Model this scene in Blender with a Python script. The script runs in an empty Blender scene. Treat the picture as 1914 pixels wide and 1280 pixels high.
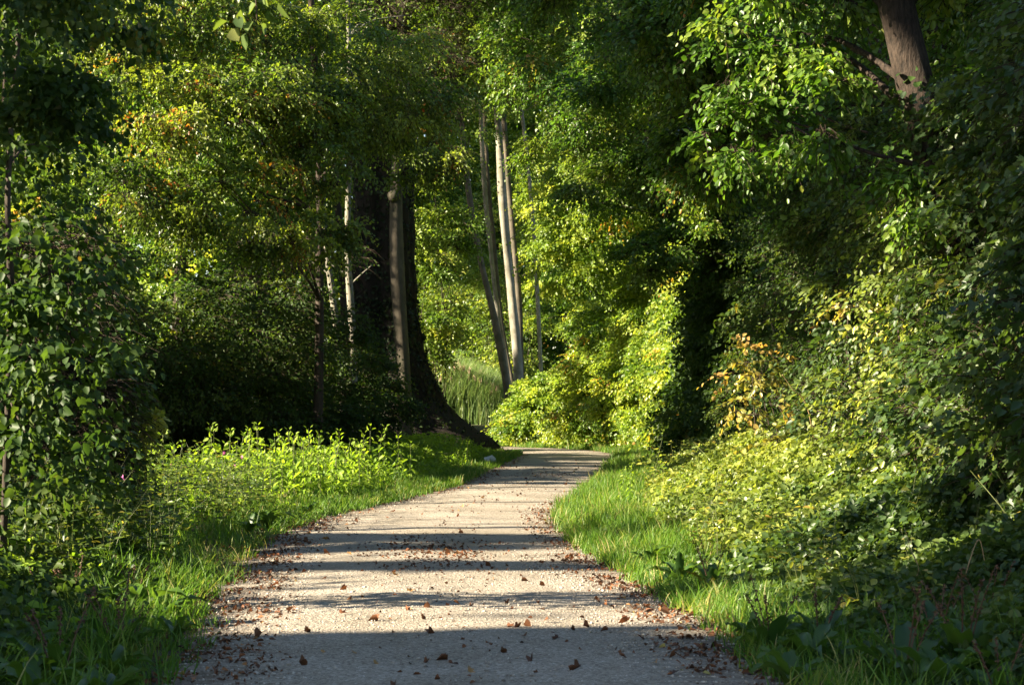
import bpy, math, random
import numpy as np
R = np.random.default_rng(11)
random.seed(5)
scene = bpy.context.scene
col = scene.collection
# ------------------------------------------------------------------ camera, sky, sun
F, CX, HY, CH = 3722.0, 957.0, 757.0, 1.4          # focal length, centre column, horizon row (photo pixels), eye height
cam_d = bpy.data.cameras.new('camera')
cam = bpy.data.objects.new('camera', cam_d); col.objects.link(cam)
cam.location = (0, 0, CH); cam.rotation_euler = (math.radians(90), 0, 0)
cam_d.sensor_width = 36; cam_d.lens = 70; cam_d.shift_y = 117 / 1914
cam_d.clip_end = 1000; cam_d.clip_start = 0.1
cam_d.dof.use_dof = True; cam_d.dof.focus_distance = 22; cam_d.dof.aperture_fstop = 8
scene.camera = cam
SUN_EL, SUN_OFF = math.radians(23), math.radians(15)   # height; how far behind the viewer's left shoulder
w = bpy.data.worlds.new("World"); scene.world = w; w.use_nodes = True
nt = w.node_tree
sky = nt.nodes.new('ShaderNodeTexSky'); sky.sky_type = 'NISHITA'; sky.sun_disc = False
sky.sun_elevation = SUN_EL
ts = np.array([-math.cos(SUN_EL) * math.cos(SUN_OFF), -math.cos(SUN_EL) * math.sin(SUN_OFF), math.sin(SUN_EL)])
sky.sun_rotation = math.atan2(ts[0], ts[1]) 
nt.links.new(sky.outputs[0], nt.nodes['Background'].inputs[0])
nt.nodes['Background'].inputs[1].default_value = 0.05
sd = bpy.data.lights.new('sun', 'SUN'); sd.energy = 5.0; sd.angle = math.radians(0.65); sd.color = (1, .87, .66)
so = bpy.data.objects.new('sun', sd); col.objects.link(so)
from mathutils import Vector
so.rotation_euler = Vector(ts).to_track_quat('Z', 'Y').to_euler()
scene.view_settings.view_transform = 'Standard'; scene.view_settings.look = 'None'
scene.view_settings.exposure = 2.57; scene.view_settings.gamma = 1
cy = scene.cycles
cy.max_bounces = 6; cy.diffuse_bounces = 4; cy.glossy_bounces = 2; cy.transmission_bounces = 2; cy.transparent_max_bounces = 4
cy.sample_clamp_indirect = 6; cy.caustics_reflective = False; cy.caustics_refractive = False

# ------------------------------------------------------------------ helpers
def at(px, py, Y):
    return np.array([(px - CX) / F * Y, Y, CH - (py - HY) / F * Y])
def nrm(a):
    return a / np.maximum(np.linalg.norm(a, axis=-1, keepdims=True), 1e-9)
UP = np.array([0, 0, 1.0])

class MB:
    """collects faces, builds one mesh object"""
    def __init__(s): s.v = []; s.q = []; s.t = []; s.n = 0
    def add(s, v, quads=None, tris=None, tint=0.5, mat=0):
        v = np.asarray(v, float).reshape(-1, 3)
        for lst, f, k in ((s.q, quads, 4), (s.t, tris, 3)):
            if f is None or len(f) == 0: continue
            f = np.asarray(f, np.int32).reshape(-1, k)
            ti = np.broadcast_to(np.asarray(tint, float), (len(f),)) if np.ndim(tint) == 0 or len(tint) == len(f) else np.full(len(f), .5)
            lst.append((f + s.n, ti, np.full(len(f), mat, np.int32)))
        s.v.append(v); s.n += len(v)
    def mesh(s, name, mats):
        me = bpy.data.meshes.new(name)
        V = np.concatenate(s.v) if s.v else np.zeros((0, 3))
        me.vertices.add(len(V)); me.vertices.foreach_set('co', V.astype(np.float32).ravel())
        idx, start, tint, mi, o = [], [], [], [], 0
        for lst, k in ((s.q, 4), (s.t, 3)):
            for f, ti, m in lst:
                idx.append(f.ravel()); start.append(o + np.arange(len(f)) * k); o += f.size; tint.append(ti); mi.append(m)
        if idx:
            idx = np.concatenate(idx); start = np.concatenate(start)
            me.loops.add(len(idx)); me.loops.foreach_set('vertex_index', idx.astype(np.int32))
            me.polygons.add(len(start)); me.polygons.foreach_set('loop_start', start.astype(np.int32))
            me.polygons.foreach_set('material_index', np.concatenate(mi).astype(np.int32))
            a = me.attributes.new('tint', 'FLOAT', 'FACE'); a.data.foreach_set('value', np.concatenate(tint).astype(np.float32))
        me.update(calc_edges=True)
        for m in (mats if isinstance(mats, (list, tuple)) else [mats]): me.materials.append(m)
        return me
    def build(s, name, mats, parent=None, loc=None):
        o = bpy.data.objects.new(name, s.mesh(name, mats)); col.objects.link(o)
        if parent is not None:
            o.parent = parent
            pl = np.array(parent.location); o.data.transform(Mat.Translation(Vector(-pl))) if loc is None else None
        if loc is not None: o.location = loc
        return o
from mathutils import Matrix as Mat

def tag(o, label=None, cat=None, group=None, kind=None):
    if label: o['label'] = label
    if cat: o['category'] = cat
    if group: o['group'] = group
    if kind: o['kind'] = kind
    return o
def empty(name, loc, label, cat, group=None):
    o = bpy.data.objects.new(name, None); col.objects.link(o); o.location = tuple(loc); o.empty_display_size = .2
    return tag(o, label, cat, group)
def copy_tree(o, parent=None):
    c = o.copy(); col.objects.link(c)
    if parent: c.parent = parent
    for ch in list(o.children): copy_tree(ch, c)
    return c

# ------------------------------------------------------------------ materials
def node_mat(name):
    m = bpy.data.materials.new(name); m.use_nodes = True
    t = m.node_tree; t.nodes.clear()
    out = t.nodes.new('ShaderNodeOutputMaterial')
    return m, t, out
def N(t, typ, **kw):
    n = t.nodes.new(typ)
    for k, v in kw.items():
        if k.startswith('i_'):
            n.inputs[k[2:].replace('_', ' ')].default_value = v
        else: setattr(n, k, v)
    return n
def ramp(t, stops, interp='LINEAR'):
    r = t.nodes.new('ShaderNodeValToRGB'); cr = r.color_ramp; cr.interpolation = interp
    while len(cr.elements) < len(stops): cr.elements.new(1)
    for e, (p, c) in zip(cr.elements, stops): e.position = p; e.color = (*c, 1) if len(c) == 3 else c
    return r
def leafmat(name, stops, trans=.45, tcol=(2.1, 1.9, .8), rough=.38, spec=.45):
    m, t, out = node_mat(name); L = t.links.new
    a = N(t, 'ShaderNodeAttribute', attribute_name='tint')
    r = ramp(t, stops); L(a.outputs['Fac'], r.inputs[0])
    p = N(t, 'ShaderNodeBsdfPrincipled'); p.inputs['Roughness'].default_value = rough; p.inputs['Specular IOR Level'].default_value = spec
    L(r.outputs[0], p.inputs['Base Color'])
    mul = N(t, 'ShaderNodeMix', data_type='RGBA', blend_type='MULTIPLY'); mul.inputs[0].default_value = 1
    L(r.outputs[0], mul.inputs[6]); mul.inputs[7].default_value = (*tcol, 1)
    tr = N(t, 'ShaderNodeBsdfTranslucent'); L(mul.outputs[2], tr.inputs[0])
    mx = N(t, 'ShaderNodeMixShader'); mx.inputs[0].default_value = trans
    L(p.outputs[0], mx.inputs[1]); L(tr.outputs[0], mx.inputs[2]); L(mx.outputs[0], out.inputs[0])
    return m
def barkmat(name, c1, c2, scale=(14, 14, 2.5), bump=.6, rough=.85, spots=None):
    m, t, out = node_mat(name); L = t.links.new
    tc = N(t, 'ShaderNodeTexCoord'); mp = N(t, 'ShaderNodeMapping'); mp.inputs['Scale'].default_value = scale
    L(tc.outputs['Object'], mp.inputs[0])
    n1 = N(t, 'ShaderNodeTexNoise'); n1.inputs['Scale'].default_value = 1; n1.inputs['Detail'].default_value = 6; n1.inputs['Roughness'].default_value = .65
    L(mp.outputs[0], n1.inputs['Vector'])
    r = ramp(t, [(.3, c1), (.7, c2)]); L(n1.outputs[0], r.inputs[0])
    src = r.outputs[0]
    if spots:
        n2 = N(t, 'ShaderNodeTexNoise'); n2.inputs['Scale'].default_value = 2.2; n2.inputs['Detail'].default_value = 4
        L(tc.outputs['Object'], n2.inputs['Vector'])
        r2 = ramp(t, [(.52, (0, 0, 0)), (.62, (1, 1, 1))]); L(n2.outputs[0], r2.inputs[0])
        mx = N(t, 'ShaderNodeMix', data_type='RGBA'); L(r2.outputs[0], mx.inputs[0]); L(src, mx.inputs[6]); mx.inputs[7].default_value = (*spots, 1)
        src = mx.outputs[2]
    p = N(t, 'ShaderNodeBsdfPrincipled'); p.inputs['Roughness'].default_value = rough; p.inputs['Specular IOR Level'].default_value = .25
    L(src, p.inputs['Base Color'])
    b = N(t, 'ShaderNodeBump'); b.inputs['Strength'].default_value = bump; b.inputs['Distance'].default_value = .03
    L(n1.outputs[0], b.inputs['Height']); L(b.outputs[0], p.inputs['Normal']); L(p.outputs[0], out.inputs[0])
    return m
M = {}
M['hornbeam'] = leafmat('hornbeam_leaf', [(0, (.042, .082, .013)), (.45, (.10, .165, .020)), (.9, (.23, .275, .035)), (.975, (.40, .17, .03)), (1, (.44, .10, .03))], tcol=(1.7, 1.75, .7))
M['maple_shade'] = leafmat('maple_shade_leaf', [(0, (.035, .085, .012)), (.5, (.08, .155, .02)), (.88, (.19, .25, .035)), (.95, (.3, .25, .045)), (1, (.36, .15, .05))], tcol=(1.65, 1.75, .7))  # greener, darker copy of the maple leaf, shade put into its colour
M['maple'] = leafmat('maple_sunny_leaf', [(0, (.06, .12, .018)), (.4, (.145, .23, .034)), (.8, (.28, .35, .062)), (.93, (.36, .36, .065)), (.97, (.40, .25, .06)), (1, (.40, .16, .05))], tcol=(1.85, 1.75, .7))  # bright copy, sunlight on the far hedge raised into its colour
M['hazel'] = leafmat('hazel_leaf', [(0, (.028, .06, .016)), (.5, (.055, .10, .022)), (.9, (.12, .165, .035)), (1, (.22, .2, .05))], trans=.4, rough=.46, spec=.42)
M['dogwood'] = leafmat('dogwood_leaf', [(0, (.07, .12, .025)), (.5, (.19, .235, .045)), (.9, (.34, .35, .07)), (1, (.43, .27, .07))], trans=.42, tcol=(1.7, 1.7, .8))
M['golden'] = leafmat('golden_leaf', [(0, (.11, .15, .03)), (.5, (.26, .24, .05)), (.8, (.38, .27, .08)), (1, (.42, .2, .07))], tcol=(1.7, 1.5, .7))
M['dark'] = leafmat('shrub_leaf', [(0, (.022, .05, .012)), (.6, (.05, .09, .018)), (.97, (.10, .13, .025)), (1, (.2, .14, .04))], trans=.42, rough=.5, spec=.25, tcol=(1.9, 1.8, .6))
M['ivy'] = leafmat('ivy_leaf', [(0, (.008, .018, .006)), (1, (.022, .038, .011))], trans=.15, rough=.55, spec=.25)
M['nettle'] = leafmat('nettle_leaf', [(0, (.11, .20, .02)), (1, (.26, .36, .035))], tcol=(1.8, 1.8, .7), rough=.55, spec=.3)
M['dock'] = leafmat('dock_leaf', [(0, (.03, .075, .018)), (.85, (.07, .13, .02)), (1, (.16, .15, .03))], trans=.4, rough=.4)
M['grass'] = leafmat('grass_blade', [(0, (.05, .12, .015)), (.6, (.11, .20, .025)), (.85, (.20, .24, .045)), (1, (.36, .30, .13))], trans=.4, rough=.5, spec=.3, tcol=(1.7, 1.8, .8))
M['reed'] = leafmat('reed_blade', [(0, (.13, .22, .07)), (.85, (.24, .31, .11)), (1, (.32, .33, .16))], trans=.4, tcol=(1.5, 1.6, .9))
M['plume'] = leafmat('reed_plume', [(0, (.26, .20, .13)), (1, (.36, .27, .19))], trans=.3, tcol=(1.5, 1.3, 1.1), rough=.8, spec=.1)
M['straw'] = leafmat('dry_stem', [(0, (.32, .2, .1)), (1, (.42, .3, .16))], trans=.1, rough=.6)
M['litter'] = leafmat('dead_leaf', [(0, (.045, .022, .012)), (.4, (.13, .058, .028)), (.7, (.24, .095, .042)), (.88, (.33, .17, .065)), (1, (.34, .29, .09))], trans=.15, tcol=(1.4, 1.1, .7), rough=.6, spec=.25)
M['petal'] = leafmat('pink_petal', [(0, (.5, .1, .3)), (1, (.7, .25, .5))], trans=.3, tcol=(1.2, 1, 1))
M['white_petal'] = leafmat('white_petal', [(0, (.7, .7, .66)), (1, (.8, .8, .78))], trans=.3, tcol=(1.1, 1.1, 1.1))
M['paper'] = leafmat('white_scrap', [(0, (.78, .78, .76)), (1, (.82, .82, .8))], trans=.2, tcol=(1, 1, 1), rough=.7)
M['bark_grey'] = barkmat('grey_smooth_bark', (.055, .045, .031), (.115, .097, .07), (5, 5, 3), .3, spots=(.06, .055, .035))
M['bark_pale'] = barkmat('pale_bark', (.13, .12, .09), (.27, .25, .20), (6, 6, 2.5), .3, spots=(.15, .14, .10))
M['bark_dark'] = barkmat('dark_bark', (.02, .014, .01), (.055, .042, .03), (12, 12, 2), .8)
M['bark_black'] = barkmat('black_bark', (.007, .005, .004), (.024, .018, .013), (12, 12, 2), .8)  # near-black bark colour of the ivy-clad trunk
M['bark_oak'] = barkmat('furrowed_bark', (.006, .0045, .003), (.055, .038, .027), (30, 30, 9), 1.0)
M['twig'] = barkmat('twig_bark', (.028, .02, .013), (.065, .047, .03), (20, 20, 6), .3)
M['stem'] = leafmat('green_stem', [(0, (.07, .10, .02)), (1, (.11, .12, .03))], trans=.1, rough=.5)
M['seed'] = leafmat('dock_seed', [(0, (.06, .03, .018)), (1, (.12, .06, .03))], trans=.1, rough=.7)

def ground_mat():
    m, t, out = node_mat('forest_soil'); L = t.links.new
    tc = N(t, 'ShaderNodeTexCoord')
    n1 = N(t, 'ShaderNodeTexNoise'); n1.inputs['Scale'].default_value = 1.2; n1.inputs['Detail'].default_value = 8
    n2 = N(t, 'ShaderNodeTexNoise'); n2.inputs['Scale'].default_value = 25; n2.inputs['Detail'].default_value = 6
    for n in (n1, n2): L(tc.outputs['Object'], n.inputs['Vector'])
    r1 = ramp(t, [(.35, (.035, .025, .016)), (.5, (.05, .05, .018)), (.65, (.05, .08, .016))]); L(n1.outputs[0], r1.inputs[0])
    mx = N(t, 'ShaderNodeMix', data_type='RGBA', blend_type='MULTIPLY'); mx.inputs[0].default_value = .8
    r2 = ramp(t, [(.3, (.45, .4, .35)), (.7, (1.3, 1.2, 1))]); L(n2.outputs[0], r2.inputs[0])
    L(r1.outputs[0], mx.inputs[6]); L(r2.outputs[0], mx.inputs[7])
    p = N(t, 'ShaderNodeBsdfPrincipled'); p.inputs['Roughness'].default_value = .95
    L(mx.outputs[2], p.inputs['Base Color'])
    b = N(t, 'ShaderNodeBump'); b.inputs['Distance'].default_value = .04; L(n2.outputs[0], b.inputs['Height']); L(b.outputs[0], p.inputs['Normal'])
    L(p.outputs[0], out.inputs[0]); return m
def path_mat():
    m, t, out = node_mat('gravel_path'); L = t.links.new
    tc = N(t, 'ShaderNodeTexCoord')
    vo = N(t, 'ShaderNodeTexVoronoi'); vo.inputs['Scale'].default_value = 70; vo.inputs['Randomness'].default_value = 1
    v2 = N(t, 'ShaderNodeTexVoronoi'); v2.inputs['Scale'].default_value = 28
    n1 = N(t, 'ShaderNodeTexNoise'); n1.inputs['Scale'].default_value = .9; n1.inputs['Detail'].default_value = 6; n1.inputs['Roughness'].default_value = .6
    n2 = N(t, 'ShaderNodeTexNoise'); n2.inputs['Scale'].default_value = 35; n2.inputs['Detail'].default_value = 5; n2.inputs['Roughness'].default_value = .7
    for n in (vo, v2, n1, n2): L(tc.outputs['Object'], n.inputs['Vector'])
    sep = N(t, 'ShaderNodeSeparateColor'); L(vo.outputs['Color'], sep.inputs[0])
    r1 = ramp(t, [(0, (.18, .157, .125)), (.45, (.30, .268, .22)), (.85, (.37, .34, .285)), (1, (.47, .445, .39))]); L(sep.outputs[0], r1.inputs[0])
    r2 = ramp(t, [(.3, (.72, .68, .62)), (.6, (1.05, 1.02, 1))]); L(n1.outputs[0], r2.inputs[0])
    mx = N(t, 'ShaderNodeMix', data_type='RGBA', blend_type='MULTIPLY'); mx.inputs[0].default_value = 1
    L(r1.outputs[0], mx.inputs[6]); L(r2.outputs[0], mx.inputs[7])
    r3 = ramp(t, [(.28, (.55, .48, .4)), (.45, (1, 1, 1))]); L(n2.outputs[0], r3.inputs[0])
    mx2 = N(t, 'ShaderNodeMix', data_type='RGBA', blend_type='MULTIPLY'); mx2.inputs[0].default_value = .8
    L(mx.outputs[2], mx2.inputs[6]); L(r3.outputs[0], mx2.inputs[7])
    p = N(t, 'ShaderNodeBsdfPrincipled'); p.inputs['Roughness'].default_value = .9; p.inputs['Specular IOR Level'].default_value = .2
    L(mx2.outputs[2], p.inputs['Base Color'])
    ea = N(t, 'ShaderNodeAttribute', attribute_name='tint'); n3 = N(t, 'ShaderNodeTexNoise'); n3.inputs['Scale'].default_value = 3.5; n3.inputs['Detail'].default_value = 8; n3.inputs['Roughness'].default_value = .7
    L(tc.outputs['Object'], n3.inputs['Vector'])
    em = N(t, 'ShaderNodeMath', operation='MULTIPLY_ADD'); L(n3.outputs[0], em.inputs[0]); em.inputs[1].default_value = 1.1; L(ea.outputs['Fac'], em.inputs[2])
    er = ramp(t, [(.0, (0, 0, 0)), (1, (1, 1, 1))]); er.color_ramp.elements[0].position = .60; er.color_ramp.elements[1].position = .86
    eh = N(t, 'ShaderNodeMath', operation='MULTIPLY'); L(em.outputs[0], eh.inputs[0]); eh.inputs[1].default_value = .5; L(eh.outputs[0], er.inputs[0])
    mx3 = N(t, 'ShaderNodeMix', data_type='RGBA'); L(er.outputs[0], mx3.inputs[0]); L(mx2.outputs[2], mx3.inputs[6])
    dr = ramp(t, [(.35, (.055, .036, .022)), (.65, (.15, .10, .065))]); L(n2.outputs[0], dr.inputs[0]); L(dr.outputs[0], mx3.inputs[7]); L(mx3.outputs[2], p.inputs['Base Color'])
    inv = N(t, 'ShaderNodeMath', operation='MULTIPLY'); L(vo.outputs['Distance'], inv.inputs[0]); inv.inputs[1].default_value = -1
    ad = N(t, 'ShaderNodeMath', operation='MULTIPLY_ADD'); L(v2.outputs['Distance'], ad.inputs[0]); ad.inputs[1].default_value = -.8; L(inv.outputs[0], ad.inputs[2])
    ad2 = N(t, 'ShaderNodeMath', operation='MULTIPLY_ADD'); L(n2.outputs[0], ad2.inputs[0]); ad2.inputs[1].default_value = .9; L(ad.outputs[0], ad2.inputs[2])
    b = N(t, 'ShaderNodeBump'); b.inputs['Strength'].default_value = .65; b.inputs['Distance'].default_value = .010
    L(ad2.outputs[0], b.inputs['Height']); L(b.outputs[0], p.inputs['Normal']); L(p.outputs[0], out.inputs[0]); return m
def pebble_mat():
    m, t, out = node_mat('limestone_pebble'); L = t.links.new
    a = N(t, 'ShaderNodeAttribute', attribute_name='tint')
    r = ramp(t, [(0, (.16, .13, .10)), (.5, (.34, .29, .23)), (1, (.5, .46, .4))]); L(a.outputs['Fac'], r.inputs[0])
    p = N(t, 'ShaderNodeBsdfPrincipled'); p.inputs['Roughness'].default_value = .85; L(r.outputs[0], p.inputs['Base Color']); L(p.outputs[0], out.inputs[0]); return m

# ------------------------------------------------------------------ path line and light gaps
CL = np.array([(-.1, -12, 1.5), (-.12, 4, 1.5), (-.2, 9.96, 1.48), (-.4, 13.3, 1.56), (-.64, 16.1, 1.58), (-.96, 21.4, 1.52), (-.78, 25.7, 1.34), (-.26, 30.1, 1.2),
               (.37, 36.4, 1.15), (.97, 46.1, 1.25), (1.4, 53, 1.3), (1.5, 58, 1.3), (.7, 62.5, 1.3), (-1.6, 66, 1.3), (-6, 68.5, 1.3), (-14, 70, 1.3), (-24, 70, 1.3)])
def catmull(P, k):
    out = []
    for i in range(len(P) - 1):
        p0, p1, p2, p3 = P[max(i - 1, 0)], P[i], P[i + 1], P[min(i + 2, len(P) - 1)]
        for t in np.linspace(0, 1, k, endpoint=False):
            out.append(.5 * (2 * p1 + (p2 - p0) * t + (2 * p0 - 5 * p1 + 4 * p2 - p3) * t * t + (3 * p1 - p0 - 3 * p2 + p3) * t ** 3))
    out.append(P[-1]); return np.array(out)
CLS = catmull(CL, 24)
def path_off(xy):
    """distance outside the path's edge (negative on the path) and side (-1 left, +1 right)"""
    xy = np.atleast_2d(xy); d = np.full(len(xy), 1e9); sd_ = np.zeros(len(xy))
    tan = np.gradient(CLS[:, :2], axis=0)
    for i in range(0, len(xy), 20000):
        q = xy[i:i + 20000]
        D2 = ((q[:, None] - CLS[None, :, :2]) ** 2).sum(2); j = D2.argmin(1)
        d[i:i + 20000] = np.sqrt(D2.min(1)) - CLS[j, 2]
        r = q - CLS[j, :2]; sd_[i:i + 20000] = np.sign(r[:, 0] * tan[j, 1] - r[:, 1] * tan[j, 0])
    return d, sd_
def gz(x, y):
    """height of the ground"""
    x = np.asarray(x, float); y = np.asarray(y, float)
    d, s = path_off(np.stack([x.ravel(), y.ravel()], 1)); d = d.reshape(x.shape); s = s.reshape(x.shape)
    k = np.clip((d - .1) / 1.2, 0, 1)
    z = -.012 + k * (.05 + .03 * np.sin(1.7 * x + .9 * y) + .02 * np.sin(3.1 * y - 2.2 * x))
    return z + np.where(s > 0, np.clip((d - 1.2) * .10, 0, .9), -np.clip((d - 1.5) * .03, 0, .25))
tE = math.tan(SUN_EL); hS = np.array([-math.cos(SUN_OFF), -math.sin(SUN_OFF)]); eS = np.array([-math.sin(SUN_OFF), math.cos(SUN_OFF)])
GU0, GV0, GR, GNU, GNV = -10.0, -12.0, .10, 1100, 520
LIT = np.full((GNU, GNV), 1e9)
def suv(p):
    s = p[:, :2] @ hS; u = p[:, :2] @ eS; v = p[:, 2] - tE * s
    return s, np.clip(((u - GU0) / GR).astype(int), 0, GNU - 1), np.clip(((v - GV0) / GR).astype(int), 0, GNV - 1)
def lit(px0, py0, px1, py1, Y0, Y1, n=20000, y_by_px=False):
    """a region the sun reaches in the photo, between two distances: gaps are left in the wood that stands sunward of it"""
    a = R.random((n, 3)); Y = Y0 + (Y1 - Y0) * (a[:, 0] if y_by_px else a[:, 2])
    px = px0 + (px1 - px0) * a[:, 0]; py = py0 + (py1 - py0) * a[:, 1]
    p = np.stack([(px - CX) / F * Y, Y, CH - (py - HY) / F * Y], 1); lit_pts(p)
def lit_box(x0, x1, y0, y1, z0, z1, n=20000):
    a = R.random((n, 3)); lit_pts(np.stack([x0 + (x1 - x0) * a[:, 0], y0 + (y1 - y0) * a[:, 1], z0 + (z1 - z0) * a[:, 2]], 1))
def lit_pts(p):
    p = p[p[:, 2] > -.1]; s, iu, iv = suv(p); np.minimum.at(LIT, (iu, iv), s)
def sun_gap(p, prob=.97):
    """True where a leaf at p may stay"""
    s, iu, iv = suv(p); return ~((s > LIT[iu, iv] + .6) & (R.random(len(p)) < prob))
def streaks(x0, x1, y0, y1, n, wd):               # thin bands of sun across the path
    for _ in range(n):
        y = R.uniform(y0, y1); a, b_ = sorted(R.uniform(x0 - .6, x1 + .6, 2)); d = R.uniform(.3, 1) * wd
        lit_box(a, b_ + .5, y - d, y + d, 0, .05, 1500)
streaks(-2.2, 1.3, 12.3, 16.6, 46, .12); streaks(-2.2, 1.3, 17, 21, 7, .05); streaks(-1, 2.6, 36, 42, 6, .08); streaks(-.5, 3, 46, 56, 7, .12)
lit_box(-5.0, 1.5, 21.6, 34.5, 0, .5)
for _ in range(30):                               # flecks of sun on the near leaf wall
    _y = R.uniform(14.2, 20); _z = R.uniform(.2, 5.2); _x = 3.4 + .22 * _z; _r = R.uniform(.04, .22)
    lit_box(_x - .1, _x + .3, _y - _r, _y + _r, _z - _r * .7, _z + _r * .7, 300)
for _ in range(26):                                # sun dapples on the low plants at the foot of the near hedge
    _y = R.uniform(15, 18.5); _x = R.uniform(1.4, 3.4); _r = R.uniform(.08, .4)
    lit_box(_x - _r, _x + _r, _y - _r, _y + _r, .1, .7, 500)
for _ in range(9):                                # and on the plants left of the path
    _y = R.uniform(12, 24); _z = R.uniform(.3, 2.2); _x = -.235 * _y + R.uniform(0, .7); _r = R.uniform(.05, .2)
    lit_box(_x - .1, _x + .3, _y - _r, _y + _r, _z - _r, _z + _r, 300)
lit(405, -30, 540, 75, 8.9, 9.1, n=4000)
lit_box(-1.0, 2.6, 42.6, 44.6, 0, .1)
lit_box(-1.5, 3.2, 38.6, 39.1, 0, .05)
lit_box(-1.5, 3.2, 57.0, 66, 0, .1)
lit_box(.8, 4.6, 17.6, 31, 0, 2.4, n=90000)                # foot of the near hedge
lit_box(3.3, 3.9, 13.2, 13.8, .2, .7)
def flecks(n, px0, py0, px1, py1, Y0, Y1, r0, r1):
    for _ in range(n):
        Y = R.uniform(Y0, Y1); p = at(R.uniform(px0, px1), R.uniform(py0, py1), Y); r = R.uniform(r0, r1)
        lit_box(p[0] - .2, p[0] + .2, Y - r, Y + r, p[2] - r, p[2] + r, 500)
flecks(26, 1290, 50, 1650, 330, 20, 23, .08, .28)   # its overhanging boughs
flecks(30, 1500, 330, 1900, 800, 15, 20, .04, .18)
flecks(40, 960, 40, 1250, 320, 44, 58, .15, .7)
lit_box(-.9, -.2, 46.2, 47, 0, .25, 3000)
for _d in (-1.5, 0, 1.5, 3): lit(955, 280, 1250, 845, 67 + _d, 51 + _d, y_by_px=True, n=30000)   # far hedge
lit(960, 180, 1150, 330, 66, 56, y_by_px=True)
lit(150, 60, 640, 480, 31, 38, n=50000)                   # hornbeam over the path
lit(640, 300, 760, 420, 38, 41)
flecks(20, 560, 60, 900, 320, 36, 41, .1, .4)
lit(780, 560, 930, 830, 76, 86)
lit(200, 480, 560, 570, 36, 38)
lit(60, 330, 160, 420, 45, 50)
lit(850, 300, 1010, 660, 73, 75)
lit(595, 370, 670, 620, 44, 45)
def widen(A, k):
    B = A.copy()
    for a in range(-k, k + 1):
        for b_ in range(-k, k + 1):
            if a * a + b_ * b_ <= k * k + 1: np.minimum(B, np.roll(np.roll(A, a, 0), b_, 1), out=B)
    return B
LIT = widen(LIT, 2)
_u = np.arange(GNU) * GR + GU0
for _x, _y, _w in ((-4.0, 60.2, .95), (-3.2, 56, .22)):   # the great tree and the beech stand in the shade of the wood
    _c = float(np.array([_x, _y]) @ eS); LIT[(_u > _c - _w) & (_u < _c + _w), :] = 1e9
# ------------------------------------------------------------------ foliage kit
def leaves(mb, P, D, Nn, L, W, tint, fold=.18, curl=.15, mat=0, lobed=False):
    n = len(P)
    if n == 0: return
    D = nrm(D); Nn = nrm(Nn - D * (Nn * D).sum(1, keepdims=True)); S = np.cross(D, Nn)
    L = np.broadcast_to(L, (n,))[:, None]; W = np.broadcast_to(W, (n,))[:, None]
    cu = curl * (R.random((n, 1)) * 1.6 - .3) * L; fo = fold * (.4 + R.random((n, 1))) * W
    if not lobed:
        v = np.stack([P, P + D * L * .28 + S * W * .5 + Nn * fo, P + D * L * .66 + S * W * .40 + Nn * (fo - cu * .4), P + D * L - Nn * cu,
                      P + D * L * .66 - S * W * .40 + Nn * (fo - cu * .4), P + D * L * .28 - S * W * .5 + Nn * fo], 1)
        b = (np.arange(n) * 6)[:, None]
        q = np.concatenate([b + [0, 1, 2, 3], b + [0, 3, 4, 5]]); mb.add(v, quads=q, tint=np.concatenate([tint, tint]), mat=mat)
    else:
        A = [(-.12, .42), (.25, .62), (.30, .30), (.72, .46), (.62, .17), (1.0, 0)]
        pts = [P]
        for a, s in A: pts.append(P + D * L * a + S * W * s + Nn * (fo * abs(s) * 1.6 - cu * a * a))
        for a, s in A[:-1][::-1]: pts.append(P + D * L * a - S * W * s + Nn * (fo * abs(s) * 1.6 - cu * a * a))
        v = np.stack(pts, 1); b = (np.arange(n) * 12)[:, None]
        q = np.concatenate([b + [0, 1, 2, 3], b + [0, 3, 4, 5], b + [0, 5, 6, 7], b + [0, 7, 8, 9], b + [0, 9, 10, 11]])
        mb.add(v, quads=q, tint=np.tile(tint, 5), mat=mat)
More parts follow.
